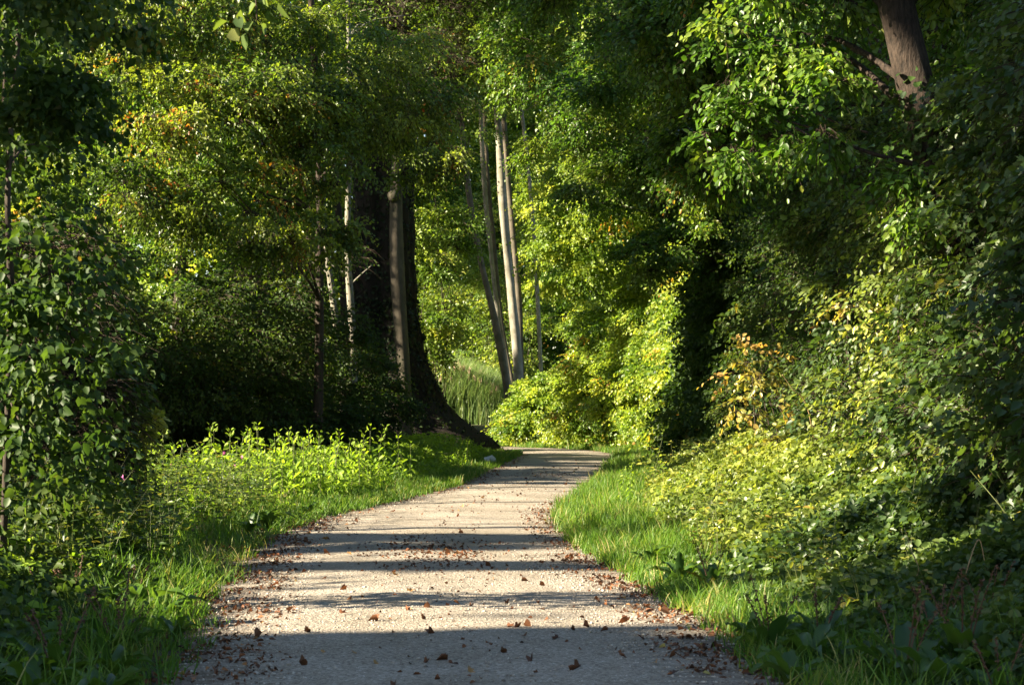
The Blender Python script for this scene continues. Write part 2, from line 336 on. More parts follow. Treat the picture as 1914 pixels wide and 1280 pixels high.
def sprays(mb, C, DIR, n, length, L, W, out=None, flat=.55, outw=.4, jit=.55, droop=.45, twig=None, gap=False, tint_c=None, lobed=False, mat=0, gapp=.97, hang=.35):
    """leafy twigs: alternate leaves along a drooping line"""
    if gap:
        pass
    m = len(C)
    if m == 0: return
    DIR = nrm(DIR); ln = length * (.6 + .8 * R.random((m, 1)))
    sn = UP * flat + (out * outw if out is not None else 0) + R.normal(0, .3, (m, 3))
    sn = nrm(sn - DIR * (sn * DIR).sum(1, keepdims=True)); side = np.cross(DIR, sn)
    for k in range(n):
        t = (k + .6) / n
        P = C + DIR * ln * t - UP * (droop * t * t * ln) + R.normal(0, .012, (m, 3)) * length
        sg = 1 if k % 2 else -1
        if k == n - 1: sg = 0
        D = DIR * .62 + side * sg * .8 + R.normal(0, .28, (m, 3)) - UP * (hang + droop * t * .5)
        Nn = sn + R.normal(0, jit, (m, 3))
        sc = (.65 + .6 * R.random(m)) * (.8 + .4 * math.sin(math.pi * min(1, t + .15)))
        tn = R.random(m) if tint_c is None else np.where(tint_c > 1, R.uniform(.9, 1, m), np.clip(tint_c + R.normal(0, .08, m), 0, .9))
        keep = R.random(m) < .92
        if gap: keep &= sun_gap(P, gapp)
        leaves(mb, P[keep], D[keep], Nn[keep], (L * sc)[keep], (W * sc * (.85 + .3 * R.random(m)))[keep], tn[keep], mat=mat, lobed=lobed)
    if twig is not None:
        r = .004 * (L / .07); E = C + DIR * ln - UP * (droop * ln); Mi = C + DIR * ln * .5 - UP * (droop * .25 * ln); B = C - DIR * ln * .25
        for ax in (side, sn):
            v = np.stack([B - ax * r, B + ax * r, Mi - ax * r * .8, Mi + ax * r * .8, E - ax * r * .3, E + ax * r * .3], 1)
            b = (np.arange(m) * 6)[:, None]
            mb.add(v, quads=np.concatenate([b + [0, 1, 3, 2], b + [2, 3, 5, 4]]), tint=.5, mat=twig)
def clumps(ells, n, inner=.4, rr=(.28, .5)):
    """clump centres spread through a union of ellipsoids (cx,cy,cz,rx,ry,rz): centre, radius, outward"""
    ells = np.atleast_2d(np.array(ells, float)); vol = (ells[:, 3] * ells[:, 4] * ells[:, 5]) ** (2 / 3); pr = vol / vol.sum()
    k = R.choice(len(ells), n, p=pr); d = nrm(R.normal(0, 1, (n, 3))); r = inner + (1 - inner) * np.sqrt(R.random((n, 1)))
    c = ells[k, :3] + d * r * ells[k, 3:]
    rad = ells[k, 3:].min(1) * R.uniform(rr[0], rr[1], n)
    return c, rad, nrm(d / ells[k, 3:])
def crown(mb, ells, nclump, nspray, n=7, length=.4, L=.07, W=.045, inner=.4, rr=(.28, .5), base=.0, zmin=None, tclump=.22, tmean=.5, down=.1, accent=.02, flatc=.7, **kw):
    c, rad, o = clumps(ells, nclump, inner, rr)
    tc = np.clip(R.normal(tmean, tclump, nclump), .02, .82); hot = R.random(nclump) < accent
    i = np.repeat(np.arange(nclump), nspray); m = len(i)
    d = nrm(R.normal(0, 1, (m, 3))); d[:, 2] *= .6
    C = c[i] + d * [1, 1, flatc] * rad[i, None] * (R.random((m, 1)) ** .5)
    DIR = d + o[i] * .7 + R.normal(0, .35, (m, 3)); DIR[:, 2] = DIR[:, 2] * .55 - down
    if zmin is not None:
        g = gz(C[:, 0], C[:, 1]) + zmin; k = C[:, 2] > g
        C, DIR, i = C[k], DIR[k], i[k]
    sprays(mb, C, DIR, n, length, L, W, out=nrm(o[i] + d[:len(i)] * .3), tint_c=np.where(hot[i] & (R.random(len(i)) < .4), 1.05, np.clip(tc[i] + R.normal(0, .08, len(i)), 0, .84)), **kw)
    return c, rad
def tube(mb, P, rad, sides=10, mat=0, lump=.06, tint=.5):
    P = np.asarray(P, float); k = len(P); rad = np.broadcast_to(np.asarray(rad, float), (k,))
    T = nrm(np.gradient(P, axis=0)); ref = np.where(np.abs(T[:, 2:3]) > .9, np.array([[1., 0, 0]]), np.array([[0, 0, 1.]]))
    A = nrm(np.cross(T, ref)); B = np.cross(T, A); th = np.linspace(0, 2 * np.pi, sides, endpoint=False)
    ph = R.random(4) * 6
    rr_ = rad[:, None] * (1 + lump * np.sin(2 * th[None] + ph[0] + np.arange(k)[:, None] * .35) + lump * .7 * np.sin(3 * th[None] + ph[1] - np.arange(k)[:, None] * .5))
    v = P[:, None] + rr_[..., None] * (np.cos(th)[None, :, None] * A[:, None] + np.sin(th)[None, :, None] * B[:, None])
    i, j = np.meshgrid(np.arange(k - 1), np.arange(sides), indexing='ij'); j2 = (j + 1) % sides
    q = np.stack([i * sides + j, i * sides + j2, (i + 1) * sides + j2, (i + 1) * sides + j], -1).reshape(-1, 4)
    v = np.concatenate([v.reshape(-1, 3), P[-1:]]); tip = k * sides
    t = np.stack([(k - 1) * sides + np.arange(sides), (k - 1) * sides + (np.arange(sides) + 1) % sides, np.full(sides, tip)], 1)
    mb.add(v, quads=q, tris=t, tint=tint, mat=mat)
def smooth(P, k=6):
    return catmull(np.asarray(P, float), k)
def limb(mb, a, b, r0, r1=.01, sag=.1, sides=6, wob=.06):
    a, b = np.asarray(a, float), np.asarray(b, float); ln = np.linalg.norm(b - a); mid = (a + b) / 2 + R.normal(0, wob, 3) * ln + UP * sag * ln
    P = smooth([a, a * .7 + mid * .3 + UP * .02 * ln, mid, b], 4); tube(mb, P, np.linspace(r0, r1, len(P)), sides)
def tree(name, label, cat, trunk_pts, r0, r1, bark, ells, leafm, nclump, nspray, group=None, limbs=14, flare=1.5, sides=12, stubs=0, **kw):
    """a tapered trunk through trunk_pts with limbs reaching into the crown's clumps"""
    tp = np.asarray(trunk_pts, float); g = float(gz(tp[0, 0], tp[0, 1])); tp[0, 2] = g - .05
    root = empty(name, (tp[0, 0], tp[0, 1], g), label, cat, group)
    P = smooth(tp, 8); h = P[:, 2] - g; f = np.linspace(0, 1, len(P))
    rad = (r0 + (r1 - r0) * f) * (1 + (flare - 1) * np.exp(-np.maximum(h, 0) / (r0 * 3 + .1))) * (1 + .03 * np.sin(f * 23 + 1))
    tm = MB(); tube(tm, P, rad, sides)
    cm = MB()
    c, rd = crown(cm, ells, nclump, nspray, **kw)
    if limbs:
        for j in R.choice(len(c), min(limbs, len(c)), replace=False):
            lm = MB(); tz = np.clip(c[j, 2] - .45 * np.linalg.norm(c[j, :2] - P[:, :2].mean(0)), P[0, 2] + .3 * (P[-1, 2] - P[0, 2]), P[-1, 2])
            kk = np.abs(P[:, 2] - tz).argmin(); limb(lm, P[kk], c[j], min(rad[kk] * .4, .06), .008); lm.build('limb', bark, root)
    for _ in range(stubs):
        kk = R.integers(len(P) // 5, len(P) * 3 // 5); a = R.random() * 6.28
        sb = MB(); limb(sb, P[kk], P[kk] + np.array([math.cos(a), math.sin(a) * .3, .7]) * R.uniform(.3, .9), .025, .006, 0, 5); sb.build('branch', bark, root)
    tm.build('trunk', bark, root); cm.build('crown', [leafm, M['twig']], root)
    return root
def shrub(name, label, cat, base, ells, leafm, nclump, nspray, group=None, stems=7, bark=None, **kw):
    g = float(gz(base[0], base[1])); root = empty(name, (base[0], base[1], g), label, cat, group)
    cm = MB(); kw.setdefault('zmin', .03); c, rd = crown(cm, ells, nclump, nspray, **kw)
    b = np.array([base[0], base[1], g - .03])
    for j in R.choice(len(c), min(stems, len(c)), replace=False):
        sm = MB(); limb(sm, b + R.normal(0, .12, 3) * [1, 1, 0], c[j], .022, .006, .05, 5); sm.build('stem', bark or M['bark_dark'], root)
    cm.build('foliage', [leafm, M['twig']], root)
    return root
def el(px, py, Y, wpx, hpx, ry):
    """an ellipsoid centred on a photo pixel at distance Y, width and height in photo pixels, depth radius in metres"""
    p = at(px, py, Y); return (p[0], p[1], p[2], wpx / 2 / F * Y, ry, hpx / 2 / F * Y)

# ------------------------------------------------------------------ ground and path
def build_ground():
    xs = np.concatenate([np.linspace(-400, -32, 24), np.linspace(-30, -8, 34), np.linspace(-7.6, 9, 110), np.linspace(9.5, 30, 32), np.linspace(32, 400, 24)])
    ys = np.concatenate([np.linspace(-200, -12, 14), np.linspace(-10, 4, 16), np.linspace(4.4, 75, 260), np.linspace(76, 130, 40), np.linspace(140, 700, 30)])
    X, Y = np.meshgrid(xs, ys, indexing='ij'); Z = gz(X, Y)
    a, b = X.shape; i, j = np.meshgrid(np.arange(a - 1), np.arange(b - 1), indexing='ij')
    q = np.stack([i * b + j, (i + 1) * b + j, (i + 1) * b + j + 1, i * b + j + 1], -1)
    mb = MB(); mb.add(np.stack([X, Y, Z], -1), quads=q); o = mb.build('ground', ground_mat()); tag(o, 'dark woodland soil under the plants beside the path', kind='structure')
def build_path():
    P = catmull(CL, 60); T = nrm(np.gradient(P[:, :2], axis=0)); S = np.stack([T[:, 1], -T[:, 0]], 1); k = np.linspace(-1, 1, 33)
    nz = .07 * np.sin(P[:, 1] * 2.1) + .05 * np.sin(P[:, 1] * 5.3 + 1) + .03 * np.sin(P[:, 1] * 13)
    W = P[:, 2] + .12 + nz
    XY = P[:, None, :2] + S[:, None] * (k[None, :, None] * W[:, None, None])
    Z = .022 * (1 - k[None] ** 2) + .004 * np.sin(XY[..., 0] * 5 + XY[..., 1] * 1.7) * (1 - k[None] ** 2) - .014 * (np.abs(k[None]) > .99)
    v = np.concatenate([XY, np.broadcast_to(Z, XY.shape[:2])[..., None]], 2); a, b = XY.shape[:2]
    i, j = np.meshgrid(np.arange(a - 1), np.arange(b - 1), indexing='ij')
    q = np.stack([i * b + j, i * b + j + 1, (i + 1) * b + j + 1, (i + 1) * b + j], -1)
    mb = MB(); mb.add(v, quads=q, tint=np.broadcast_to(np.abs((k[:-1] + k[1:]) / 2)[None], (a - 1, b - 1)).ravel()); o = mb.build('path', path_mat()); tag(o, 'pale compacted gravel path winding into the wood', kind='structure')
build_ground(); build_path()

# ------------------------------------------------------------------ the wood on the sunny side (casts the shade), gaps cut in its crowns to shape the light
def wood_trees():
    for Y in np.arange(3.2, 84, 5.2):
        jy = R.uniform(-.7, .7)
        for X0 in (-15.5, -20.5, -26.5):
            if X0 < -25 and Y < 28: continue
            X = X0 + R.uniform(-1, 1) - max(0, Y - 55) * .12; y = Y + jy + (X + 15.5) * math.tan(SUN_OFF); h = R.uniform(23, 27)
            far = Y > 44
            lab = ['tall broadleaf tree deep in the shaded wood behind the dark shrubs', 'unseen leafy tree of the wood, crown gaps shaped to light the path'][0 if far else 1]
            tree('woodland_tree', lab, 'tree', [(X, y, 0), (X + R.uniform(-.4, .4), y, h * .5), (X + R.uniform(-.8, .8), y, h * .92)], .105, .025, M['bark_dark'],
                 [(X, y, h * .30, 3.0, 3.2, h * .28), (X, y, h * .68, 3.3, 3.3, h * .32)], M['hornbeam'], 175, 36 if far else 44, group='trees of the shading wood',
                 limbs=8 if far else 0, n=6, length=.65, L=.17 if far else .24, W=.11 if far else .16, inner=.2, gap=True, gapp=.995, down=.15, tmean=.45)
wood_trees()

# ------------------------------------------------------------------ far wood closing the view
for k, (px, Y, h) in enumerate([(-80, 92, 27), (120, 96, 26), (330, 90, 28), (520, 95, 27), (690, 100, 29), (815, 104, 27), (930, 98, 29), (1060, 94, 28), (1200, 92, 26), (1360, 96, 28), (1540, 90, 27), (1740, 94, 27), (1960, 90, 27)]):
    p = at(px, 757, Y)
    tree('broadleaf_tree', 'tall broadleaf tree closing the view far behind the bend', 'tree', [(p[0], Y, 0), (p[0] + .3, Y, h * .45), (p[0] + R.uniform(-1, 1), Y, h * .93)], .35, .07, M['bark_dark'],
         [(p[0], Y, h * .22, 3.6, 2.6, h * .21), (p[0], Y, h * .55, 4.3, 3, h * .26), (p[0], Y, h * .83, 3.2, 3, h * .18)], M['maple_shade'], 150, 60, group='trees far behind the bend',
         limbs=12, n=6, length=.7, L=.16, W=.11, inner=.3, down=.12, tmean=.5)
def far_wood():
    mb = MB(); n = 40000; X = R.uniform(-75, 75, n); Y = R.uniform(112, 135, n); Z = 36 * R.random(n) ** .9
    sprays(mb, np.stack([X, Y, Z], 1), R.normal(0, 1, (n, 3)) * [1, 1, .5], 6, 2.2, .62, .45, flat=.4, jit=.7)
    tag(mb.build('far_wood', M['maple']), 'far wood beyond the trees behind the bend', 'woodland', kind='stuff')
far_wood()
# ------------------------------------------------------------------ trees named in the photo
# hornbeam whose boughs droop over the left verge
b = at(592, 757, 38)
tree('hornbeam_tree', 'spreading hornbeam with drooping sunlit small leaved boughs above the dark shrubs', 'tree',
     [(b[0], 38, 0), (b[0] + .05, 38, 3), at(597, 300, 38), at(585, 60, 37.5), at(570, -200, 37)], .10, .05, M['bark_dark'],
     [el(380, 200, 34, 520, 230, 1.6), el(240, 330, 33, 260, 170, 1.1), el(420, 370, 33.5, 330, 150, 1.1), el(560, 440, 34.5, 230, 90, .8), el(690, 130, 37, 380, 280, 1.6), el(330, 20, 35, 560, 200, 1.8), el(690, 215, 38, 300, 110, 1.1), el(800, 280, 42, 130, 150, .8), el(570, 250, 35, 260, 230, 1)],
     M['hornbeam'], 300, 36, limbs=20, n=8, length=.42, L=.07, W=.043, inner=.1, rr=(.16, .34), flare=1.2, down=.25, droop=.55, twig=1, hang=.5, tmean=.6, outw=.35, flat=.3, jit=.75, accent=.07, flatc=.5)
# three young stems
for lab, pts, r, Y, e in [
    ('slim pale young tree with a broken side branch, first of three beside the ivy trunk', [(648, 0), (632, 640), (612, 480), (604, 370), (608, 200), (600, 20)], .075, 44, [(560, 60), (620, 200)]),
    ('slim dark young tree between the two pale stems near the ivy trunk', [(640, 0), (645, 640), (637, 460), (628, 330), (622, 200), (615, 0)], .10, 46, [(600, 20), (660, 120)]),
    ('slim pale young tree standing closest to the ivy trunk', [(668, 0), (660, 640), (650, 480), (652, 330), (655, 220), (650, 0)], .085, 44.5, [(690, 40), (660, 190)])]:
    P = [at(x, y, Y) for x, y in pts]; P[0][2] = 0
    tree('young_tree', lab, 'tree', P, r, r * .6, M['bark_dark'] if 'dark' in lab else M['bark_pale'], [el(x, y, Y, 230, 200, 1.1) for x, y in e], M['hornbeam'], 24, 50, group='young trees beside the ivy trunk',
         limbs=6, n=7, length=.4, L=.075, W=.047, inner=.1, flare=1.3, stubs=3, gap=True, down=.2, tmean=.5)
# grey smooth trunk before the giant
P = [at(x, y, 56) for x, y in [(757, 830), (755, 700), (742, 500), (741, 360), (746, 250), (752, 60), (748, -150)]]; P[0][2] = 0
tree('beech_tree', 'smooth grey beech trunk with a knot standing before the black ivy trunk', 'tree', P, .21, .155, M['bark_grey'],
     [el(760, 60, 55, 420, 260, 2), el(830, 150, 54, 200, 140, 1.2), el(780, -120, 55, 460, 240, 2.4)], M['hornbeam'], 110, 60, limbs=14, n=7, length=.45, L=.085, W=.053, inner=.1, flare=1.25, down=.2, twig=1, tmean=.5, gap=True, gapp=.85, sides=16)
kn = MB(); q = at(739, 368, 56); th = np.linspace(0, 1, 7)
tube(kn, np.stack([q + np.array([.02, -.12, .16]) + t * np.array([-.13, -.10, -.30]) for t in th]), .06 + .13 * np.sin(th * 3.1), 10); ko = kn.build('knot', M['bark_grey'], bpy.data.objects['beech_tree'])
# the giant with the flared foot
def giant():
    Y = 60.2; ax = -3.92
    root = empty('ivy_clad_tree', (ax, Y, -.05), 'huge black ivy covered trunk with a foot flaring out to the path', 'tree')
    zs = np.array([-.15, 0, .15, .38, .62, .87, 1.2, 1.5, 1.9, 2.3, 3.1, 3.9, 4.6, 6, 8, 10, 12, 15]); rr_ = np.array([3.6, 3.5, 3.4, 3.15, 2.75, 2.42, 2.08, 1.8, 1.6, 1.45, 1.16, 1.02, .95, .9, .88, .85, .82, .7])
    zz = np.concatenate([np.linspace(-.15, 4.6, 40), np.linspace(4.9, 15, 26)]); Rr = np.interp(zz, zs, rr_); th = np.linspace(0, 2 * np.pi, 56, endpoint=False)
    core = np.interp(zz, [-.2, .5, 1.5, 3, 15], [1.9, 1.5, 1.15, .95, .72])
    right = np.clip(np.cos(th + .12), 0, 1) ** 1.6
    lob = .16 * np.sin(5 * th + 1) + .11 * np.sin(9 * th) + .04 * np.sin(13 * th + 2)
    r = core[:, None] + np.clip(Rr - core, 0, None)[:, None] * right[None] + lob[None] * np.clip(core - .5, .15, 1)[:, None] + .03 * np.sin(zz[:, None] * 4 + th[None] * 3)
    v = np.stack([ax + r * np.cos(th)[None], Y + r * np.sin(th)[None] * .8, np.broadcast_to(zz[:, None], r.shape)], -1)
    k, s = r.shape; i, j = np.meshgrid(np.arange(k - 1), np.arange(s), indexing='ij'); j2 = (j + 1) % s
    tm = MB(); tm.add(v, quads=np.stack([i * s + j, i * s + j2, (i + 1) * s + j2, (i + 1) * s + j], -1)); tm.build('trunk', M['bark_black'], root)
    iv = MB(); m = 9000; a = R.integers(0, k - 1, m); c = R.integers(0, s, m); fr = R.random((m, 1)); p = v[a, c] * (1 - fr) + v[a + 1, (c + 1) % s] * fr
    o = np.stack([np.cos(th[c]), np.sin(th[c]), np.full(m, .25)], 1)
    leaves(iv, p + o * .05 * R.random((m, 1)), nrm(R.normal(0, .6, (m, 3)) - UP * .6), o + R.normal(0, .4, (m, 3)), .10 * (.6 + .7 * R.random(m)), .09 * (.6 + .7 * R.random(m)), R.random(m))
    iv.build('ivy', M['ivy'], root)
    cm = MB(); c, _ = crown(cm, [el(700, -60, 58, 420, 320, 2.6), el(900, 20, 58, 380, 220, 2), el(820, 140, 57, 260, 140, 1.2)], 100, 60, n=7, length=.5, L=.09, W=.06, inner=.1, gap=True, gapp=.95, down=.2, tmean=.4)
    for j in R.choice(len(c), 16, replace=False):
        lm = MB(); limb(lm, (ax, Y, min(14, c[j, 2] - .8)), c[j], .16, .02); lm.build('limb', M['bark_dark'], root)
    cm.build('crown', [M['hornbeam'], M['twig']], root)
giant()
# pale leaning stems behind the far hedge
for lab, pts, r0, r1, Y, bark, e in [
    ('grey stem leaning strongly to the left, outermost of the pale clump', [(952, 0), (946, 720), (925, 600), (897, 480), (876, 360), (862, 220), (850, 60)], .20, .13, 72, 'bark_grey', [(870, 60), (830, 200)]),
    ('thin pale stem right behind the strongly leaning grey one', [(962, 0), (948, 700), (930, 580), (912, 420), (902, 300), (897, 180), (890, 0)], .15, .10, 76, 'bark_pale', [(900, 20)]),
    ('grey slender stem rising between the leaning and the thickest pale stem', [(972, 0), (955, 700), (936, 590), (922, 440), (912, 330), (905, 180), (905, 0)], .13, .09, 77, 'bark_grey', [(930, 130)]),
    ('thickest and palest stem of the clump, upright with dark rings', [(968, 0), (969, 700), (957, 560), (943, 420), (935, 300), (928, 180), (915, -20)], .27, .17, 73, 'bark_pale', [(950, 60), (930, 180)]),
    ('grey stem growing out beside the thickest pale stem', [(974, 0), (974, 700), (970, 560), (958, 430), (948, 310), (940, 180), (935, -20)], .18, .12, 74.5, 'bark_grey', [(990, 30)]),
    ('lone thin pale stem standing in the far hedge, apart from the clump', [(1015, 0), (1012, 720), (1006, 580), (998, 440), (986, 300), (972, 180), (960, 0)], .12, .08, 71, 'bark_pale', [(1000, 90), (1030, -20)])]:
    P = [at(x, y, Y) for x, y in pts]; P[0][2] = 0
    tree('ash_tree', lab, 'tree', P, r0 * .68, r1 * .7, M[bark], [el(x, y, Y - 1, 230, 190, 1.4) for x, y in e], M['hornbeam'], 26, 55, group='pale stems behind the far hedge',
         limbs=6, n=6, length=.5, L=.11, W=.07, inner=.1, flare=1.15, gap=True, gapp=.85, down=.2, tmean=.5, stubs=1)
# oak leaning out of the near hedge
P = [at(1850, 757, 20), at(1775, 400, 20), at(1722, 200, 20), at(1672, 0, 20), at(1630, -180, 20)]; P[0][0] = 5.2; P[0][2] = 0
oak = tree('oak_tree', 'dark furrowed trunk leaning left out of the near leafy hedge', 'tree', P, .21, .18, M['bark_oak'],
     [el(1560, -60, 20.5, 420, 180, 1.0), el(1800, -60, 20.5, 300, 200, 1), el(1420, 110, 21.5, 280, 150, .6), el(1530, 170, 20.4, 170, 230, .5), el(1400, 250, 21.5, 240, 110, .5), el(1390, -20, 24, 300, 160, 1.2),
      el(1700, 330, 19.3, 170, 120, .3), el(1780, 400, 19.2, 200, 160, .3), el(1850, 200, 20.2, 170, 260, .5)], M['maple_shade'], 105, 22, limbs=8, n=7, length=.34, L=.085, W=.055, inner=.1,
     twig=1, down=.2, hang=.5, tmean=.5, tclump=.2, sides=20, flare=1.2)

OP = smooth(P, 40); OP = OP[(OP[:, 2] > .3) & (OP[:, 2] < 4.7)]
oiv = MB(); m = 1500; j = R.integers(0, len(OP), m); keep = R.random(m) < np.interp(OP[j, 2], [3.2, 4.7], [1, .12]); j = j[keep]; m = len(j); a = R.random(m) * 6.283
o_ = np.stack([np.cos(a), np.sin(a), np.full(m, .2)], 1)
leaves(oiv, OP[j] + o_ * (.21 + .05 * R.random((m, 1))), R.normal(0, .6, (m, 3)) - UP * .6, o_ + R.normal(0, .4, (m, 3)), .075 * (.6 + .7 * R.random(m)), .065 * (.6 + .7 * R.random(m)), R.random(m) * .8)
oiv.build('ivy', M['dark'], oak)
# ------------------------------------------------------------------ hedge along the right side
def hedge():
    # near leaf wall: (Y, foot x, height, leaf, label)
    spec = [(12.2, 4.0, 3.6, 'hazel', 'dark green hazel bush nearest on the right, large drooping leaves'),
            (13.8, 4.1, 4.4, 'hazel', 'tall hazel bush behind the nearest one, greyish glossy leaves'),
            (15.6, 4.2, 5.0, 'hazel', 'tall dark hazel bush below the leaning oak trunk, lower part in deep shade'),
            (17.6, 4.2, 5.0, 'hazel', 'hazel bush wrapped round the foot of the leaning oak'),
            (19.8, 4.4, 4.8, 'hazel', 'hazel bush directly behind the leaning oak trunk'),
            (22.2, 4.2, 4.6, 'dogwood', 'dappled dogwood bush left of the leaning oak with sunlit foot'),
            (25.0, 4.3, 5.0, 'hazel', 'shaded hazel bush with a bare dry cane in front'),
            (28.0, 4.6, 5.2, 'hazel', 'shaded bush above the golden leaved bush'),
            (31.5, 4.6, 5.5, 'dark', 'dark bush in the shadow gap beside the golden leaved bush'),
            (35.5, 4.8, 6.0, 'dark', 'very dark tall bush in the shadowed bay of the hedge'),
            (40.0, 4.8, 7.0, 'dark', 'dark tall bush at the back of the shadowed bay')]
    for Y, x, h, lm, lab in spec:
        L = .082 if lm == 'hazel' else .07
        dens = 1.0 if Y < 20 else .8
        shrub('hedge_shrub', lab, 'shrub', (x + .6, Y), [(x + .35, Y, h * .20, 1.1, 1.9, h * .27), (x + .6, Y, h * .5, 1.0, 1.9, h * .3), (x + .85, Y, h * .82, 1.0, 1.8, h * .27)], M[lm], int(125 * dens), 20, group='bushes of the right hand hedge',
              stems=9, n=7, length=.34, L=L * (1 if Y < 24 else 1.1), W=L * .62, inner=.5, rr=(.2, .4), twig=1, down=.12, outw=.55, flat=.45, tmean=.45, lobed=(lm == 'hazel' and Y in (13.8, 17.6)))
    # taller trees behind the wall
    for Y, x, h, lab in [(17, 6.6, 8, 'maple filling the view behind the leaning oak trunk'), (24, 6.2, 9, 'maple rising behind the dappled dogwood bush'), (31, 6.4, 11, 'dark maple rising above the shadow gap of the hedge'),
                         (38, 6.8, 13, 'tall shaded maple above the shadowed bay'), (46, 7.2, 14, 'tall maple with dark layered boughs beyond the shadowed bay'), (54, 7.0, 15, 'tall maple above the sunlit far hedge')]:
        tree('maple_tree', lab, 'tree', [(x, Y, 0), (x - .1, Y, h * .4), (x - .4, Y, h * .95)], .12, .05, M['bark_dark'],
             [(x, Y, h * .38, 1.6, 2.6, h * .25), (x - .3, Y, h * .72, 1.9, 2.6, h * .3)], M['maple_shade'], 90, 46, group='maples behind the hedge', limbs=14, n=7, length=.42, L=.085 if Y < 30 else .10, W=.06 if Y < 30 else .07, inner=.2, down=.15, twig=1, tmean=.4)
    # boughs reaching over the path further on
    for Y, x, h, lab, ee in [(44, 6.2, 10, 'maple reaching a layered bough across the bay towards the pale stems', [el(1250, 170, 44, 420, 260, 1.6), el(1200, 330, 45, 330, 130, 1.2), el(1290, 470, 44, 260, 120, 1.1)]),
                             (52, 6.0, 12, 'maple with orange tinged sprays over the sunlit far hedge', [el(1090, 100, 53, 360, 260, 1.8), el(1100, 270, 54, 280, 140, 1.2), el(1010, -20, 54, 420, 200, 2)]),
                             (28, 6.4, 9.5, 'leafy maple overhanging the top of the shadow gap', [el(1300, 40, 31, 360, 230, 1.4), el(1180, -40, 33, 420, 180, 1.4), el(1330, 260, 33, 200, 220, 1.2)])]:
        tree('maple_tree', lab, 'tree', [(x, Y, 0), (x - .2, Y, h * .5), (x - .9, Y, h)], .13, .06, M['bark_dark'], ee, M['maple_shade'], 100, 48, group='maples behind the hedge', limbs=16, n=7, length=.42, L=.088, W=.062, inner=.1, down=.18, twig=1, tmean=.5)
    for Y, x, lab, ee in [(62, 5.2, 'sunlit yellow green maple rising straight out of the far hedge', [el(1095, 430, 61, 250, 240, 1.5), el(1150, 330, 59, 230, 200, 1.4), el(1095, 290, 62, 150, 180, 1.4)]),
                          (75, 3.6, 'sunlit slender maple beside the lone thin stem', [el(1050, 500, 75, 150, 260, 1.2), el(1035, 330, 75, 150, 200, 1.2)])]:
        tree('maple_tree', lab, 'tree', [(x, Y, 0), (x - .1, Y, 4), (x - .3, Y, 9)], .10, .04, M['bark_dark'], ee, M['maple'], 110, 40, group='maples behind the hedge', limbs=8, n=6, length=.42, L=.105, W=.075, inner=.2, rr=(.2, .4), down=.15, outw=.8, jit=.45, tmean=.5, tclump=.26, accent=.06)
    # sunlit far hedge round the bend
    far = [(45, 4.3, 6.0, 'first bush of the far hedge at the end of the shadowed bay'), (48.5, 4.4, 6.0, 'dark leaved bush at the near end of the far hedge'), (51.5, 4.5, 7.6, 'tall sunlit bush with orange tips in the far hedge'),
           (54.5, 4.6, 8.6, 'broad sunlit bush in the middle of the far hedge'), (57.5, 4.5, 9.0, 'sunlit bush behind the middle of the far hedge'), (60.5, 4.0, 8.6, 'bright bush on the outer curve of the bend'),
           (63.5, 3.1, 7.0, 'bright bush where the path turns out of sight'), (66.5, 1.8, 4.4, 'pale bush at the foot of the lone thin stem'), (69.5, .0, 2.3, 'low pale bush at the foot of the leaning stems')]
    for Y, x, h, lab in far:
        shrub('hedge_shrub', lab, 'shrub', (x + .6, Y), [(x + .5, Y, h * .2, 1.1, 2.5, h * .25), (x + .9, Y, h * .5, 1.1, 2.5, h * .3), (x + 1.5, Y, h * .85, 1.2, 2.5, h * .27)], M['dark' if Y < 50 else 'maple'], 230, 30, group='bushes of the far hedge',  # nearest two bushes get darker leaves, deepening the bay's shade by colour
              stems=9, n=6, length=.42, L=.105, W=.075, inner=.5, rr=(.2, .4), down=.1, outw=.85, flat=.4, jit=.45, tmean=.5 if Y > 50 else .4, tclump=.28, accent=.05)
    # golden bush
    shrub('golden_shrub', 'bush with golden orange autumn leaves at the edge of the shadow gap', 'shrub', (3.55, 27), [el(1420, 680, 26.5, 150, 90, .5), el(1400, 760, 26, 130, 80, .5), el(1450, 830, 25.4, 150, 80, .4)], M['golden'], 30, 4, stems=6, n=6, length=.28, L=.075, W=.055, twig=1, outw=.5, flat=.4, inner=.2)
hedge()

# ------------------------------------------------------------------ left side
# near shaded tree with big leaves
b = at(28, 757, 13.5)
tree('lime_tree', 'dark young lime at the left edge with large shaded leaves', 'tree', [(b[0] - .1, 13.5, 0), at(20, 600, 13.5), at(15, 350, 13.5), at(40, 0, 13.6), at(60, -250, 13.6)], .026, .015, M['bark_dark'],
     [el(60, 470, 13.5, 280, 240, .5), el(90, 640, 13.2, 260, 220, .5), el(60, 800, 13.3, 300, 180, .5), el(20, 250, 14, 200, 240, .6), el(60, 920, 13.6, 260, 160, .5), el(30, 60, 13.8, 200, 240, .5)], M['dark'], 125, 15, gap=True, gapp=.6, limbs=10, n=7, length=.24, L=.066, W=.05, inner=.1, rr=(.2, .4), down=.2, hang=.55, tmean=.35, outw=.3, flat=.4, jit=.6)
tree('lime_tree', 'dark canopy tree filling the upper left corner before the sunlit hornbeam', 'tree', [(-4.4, 11, 0), (-4.4, 11, 2), (-4.1, 11, 4), (-3.9, 11, 6)], .08, .05, M['bark_dark'],
     [el(50, 50, 11, 380, 280, .6), el(50, 230, 11, 300, 200, .5), el(170, -30, 11, 420, 180, .7), el(190, 130, 11, 130, 200, .35), (-5.0, 14, 7.2, 1.8, 3.0, .9), (-4.8, 10, 7.2, 1.8, 3, .9)], M['dark'], 190, 34, limbs=12, n=7, length=.24, L=.05, W=.036, inner=.1, down=.2, hang=.5, tmean=.3, flat=.35, jit=.7, accent=.03)  # last two ellipsoids: crown above the view, added to shade the left edge
